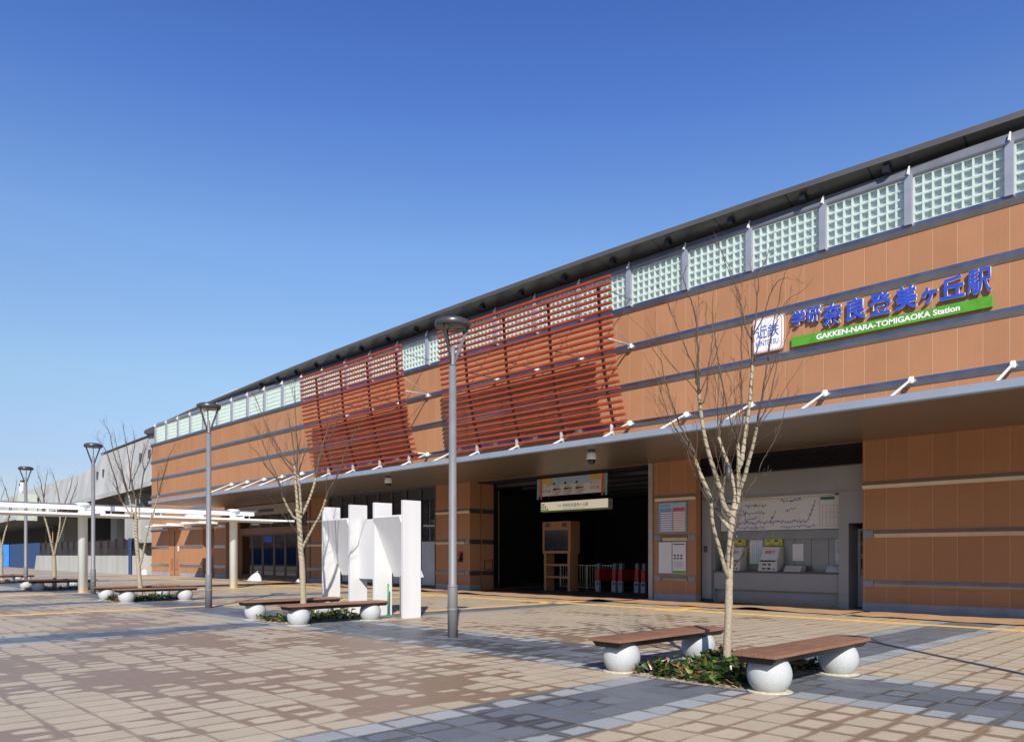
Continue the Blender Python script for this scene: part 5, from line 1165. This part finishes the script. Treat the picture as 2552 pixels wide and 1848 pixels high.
lw = empty('low_concrete_wall', (-83, -1, 0), label='low pale concrete wall with brown barrier panels on top, left of the orange hall', cat='wall')
MB().prism([(-99.5, 0), (-66.7, 0), (-66.7, 1.55), (-98.7, 1.55)], 'y', -1.2, -.85).build('wall', M['conc2'], lw, (83, 1, 0))
MB().box(-66.69, -66.4, -1.19, 1.4, 0, 1.55).build('end_pier', M['conc2'], lw, (83, 1, 0))
q0 = None
for k in range(15):
    x = -97.5 + k * 2.15
    if q0 is None: q0 = MB().prism([(-.22, 1.55), (.22, 1.55), (.07, 2.15), (.07, 3.0), (-.07, 3.0), (-.07, 2.15)], 'y', -1.12, -.95).build('barrier_post', M['black'], lw, (83, 1, 0)); o = q0
    else: o = q0.copy(); COL.objects.link(o)
    o.location = (83 + x, 1, 0)
MB().box(-97.6, -66.8, -1.04, -1.0, 1.56, 2.9).build('barrier_panel', M['barrier'], lw, (83, 1, 0))
fs = tag(MB().box(-.22, .22, -.04, .04, 0, 3.0).build('blue_barrier', M['darkblue'], None, (-67.2, -1.35, 0)), 'narrow dark blue upright panel at the end of the low concrete wall', 'panel')

cb = empty('chimney_block', (-110.7, -.2, 0), label='pale square tower with two white capped flue pipes, behind the farthest street lamp', cat='chimney')
MB().box(-.5, .5, -.5, 1.6, 5.9, 9.2).build('tower', M['tower'], cb)
for x, h in ((-.3, 10.2), (.28, 10.6)):
    c_ = MB().lathe([(.16, 9.2), (.16, h)], 12).build('flue_pipe', M['white'], cb, (x, 0, 0))
    MB().lathe([(.10, h), (.20, h + .05), (.20, h + .2), (.1, h + .28)], 12).build('flue_cap', M['black'], c_)

def fence(name, pts, lab, mats, h=2.75, pitch=1.8):
    f_ = empty(name, (pts[0][0], pts[0][1], 0), label=lab, cat='fence')
    ps = MB(); pn = [MB(), MB()]
    for s_i, ((xa, ya), (xb, yb)) in enumerate(zip(pts[:-1], pts[1:])):
        L = math.hypot(xb - xa, yb - ya); n = max(1, int(L / pitch)); ux, uy = (xb - xa) / L, (yb - ya) / L; nx, ny = -uy, ux
        for k in range(n + 1):
            cx, cy = xa + ux * L * k / n - pts[0][0], ya + uy * L * k / n - pts[0][1]
            ps.box(cx - .05, cx + .05, cy - .05, cy + .05, 0, h + .06)
        a, b_ = (xa - pts[0][0], ya - pts[0][1]), (xb - pts[0][0], yb - pts[0][1])
        m_ = pn[min(s_i, 1)]
        for k in range(n):
            p0 = (a[0] + (b_[0] - a[0]) * (k + .03) / n, a[1] + (b_[1] - a[1]) * (k + .03) / n); p1 = (a[0] + (b_[0] - a[0]) * (k + .97) / n, a[1] + (b_[1] - a[1]) * (k + .97) / n)
            for s1 in (1,):
                t_ = .02
                c4 = [(p0[0] + nx * t_, p0[1] + ny * t_), (p1[0] + nx * t_, p1[1] + ny * t_), (p1[0] - nx * t_, p1[1] - ny * t_), (p0[0] - nx * t_, p0[1] - ny * t_)]
                m_.prism(c4, 'z', .05, h)
    for q, mm in zip(pn, mats):
        if q.v: q.build('panel', M[mm], f_)
    ps.build('post', M['darkpost'], f_)
fence('blue_fence', [(-124, -.9), (-119.9, .3), (-100.6, -.4)], 'blue sheet enclosure at the far left beyond the benches', ('bluefence', 'darkblue'), 3.0, 2.2)
fence('construction_fence', [(-60, -37), (-170, -37), (-170, 2)], 'long blue construction fence across the road, mirrored in the glass doors', ('bluefar', 'bluefar'), 2.75)
ant = tag(MB().tube([(0, 0, 0), (0, 0, 5.2)], .05, 6).tube([(2.4, .2, 0), (2.4, .2, 5.4)], .05, 6).tube([(0, 0, 5.0), (2.4, .2, 5.25)], .05, 6).build('gantry_frame', M['kiosk'], None, (-113, 3, 0)), 'thin brownish goalpost frame above the blue enclosure', 'frame')

# ---- wooded hill far left
q = MB(); rnd = random.Random(5); W_ = 60
def hz(k): return 30 * math.exp(-((k - 20) / 16) ** 2) + 6
P = []
for a in range(61):
    row = []
    for b_ in range(7):
        f = b_ / 6; row.append((-330 + a * 4 - 40 * f, 150 + a * 1.2 + b_ * 9 - 120 + 40, hz(a) * math.sin(f * math.pi / 2) * 1.0 + (rnd.uniform(-1, 1) * 1.4 if 0 < b_ else 0)))
    P.append(row)
for a in range(60):
    for b_ in range(6): q.face([P[a][b_], P[a + 1][b_], P[a + 1][b_ + 1], P[a][b_ + 1]], 0, False)
hl = q.build('wooded_hill', M['hill'], None, recalc=False); tag(hl, kind='structure')
q = MB(); rnd = random.Random(9); P = []  # unseen hill ring mirrored in the glass; extended and raised to cut skylight
for a in range(81):
    an = R(183 + 170 * a / 80); row = []
    for b_ in range(6):
        f = b_ / 5; rad = 210 + 90 * f
        row.append((rad * math.cos(an), -20 + rad * math.sin(an), (38 + 8 * math.sin(a * .21) + 4 * math.sin(a * .53)) * math.sin(f * math.pi / 2) + (rnd.uniform(-1, 1) * 1.6 if b_ else 4)))
    P.append([(row[0][0], row[0][1], 0)] + row)
for a in range(80):
    for b_ in range(6): q.face([P[a][b_], P[a + 1][b_], P[a + 1][b_ + 1], P[a][b_ + 1]], 0, False)
hl = q.build('wooded_hill', M['hill'], None, recalc=False); tag(hl, kind='structure')
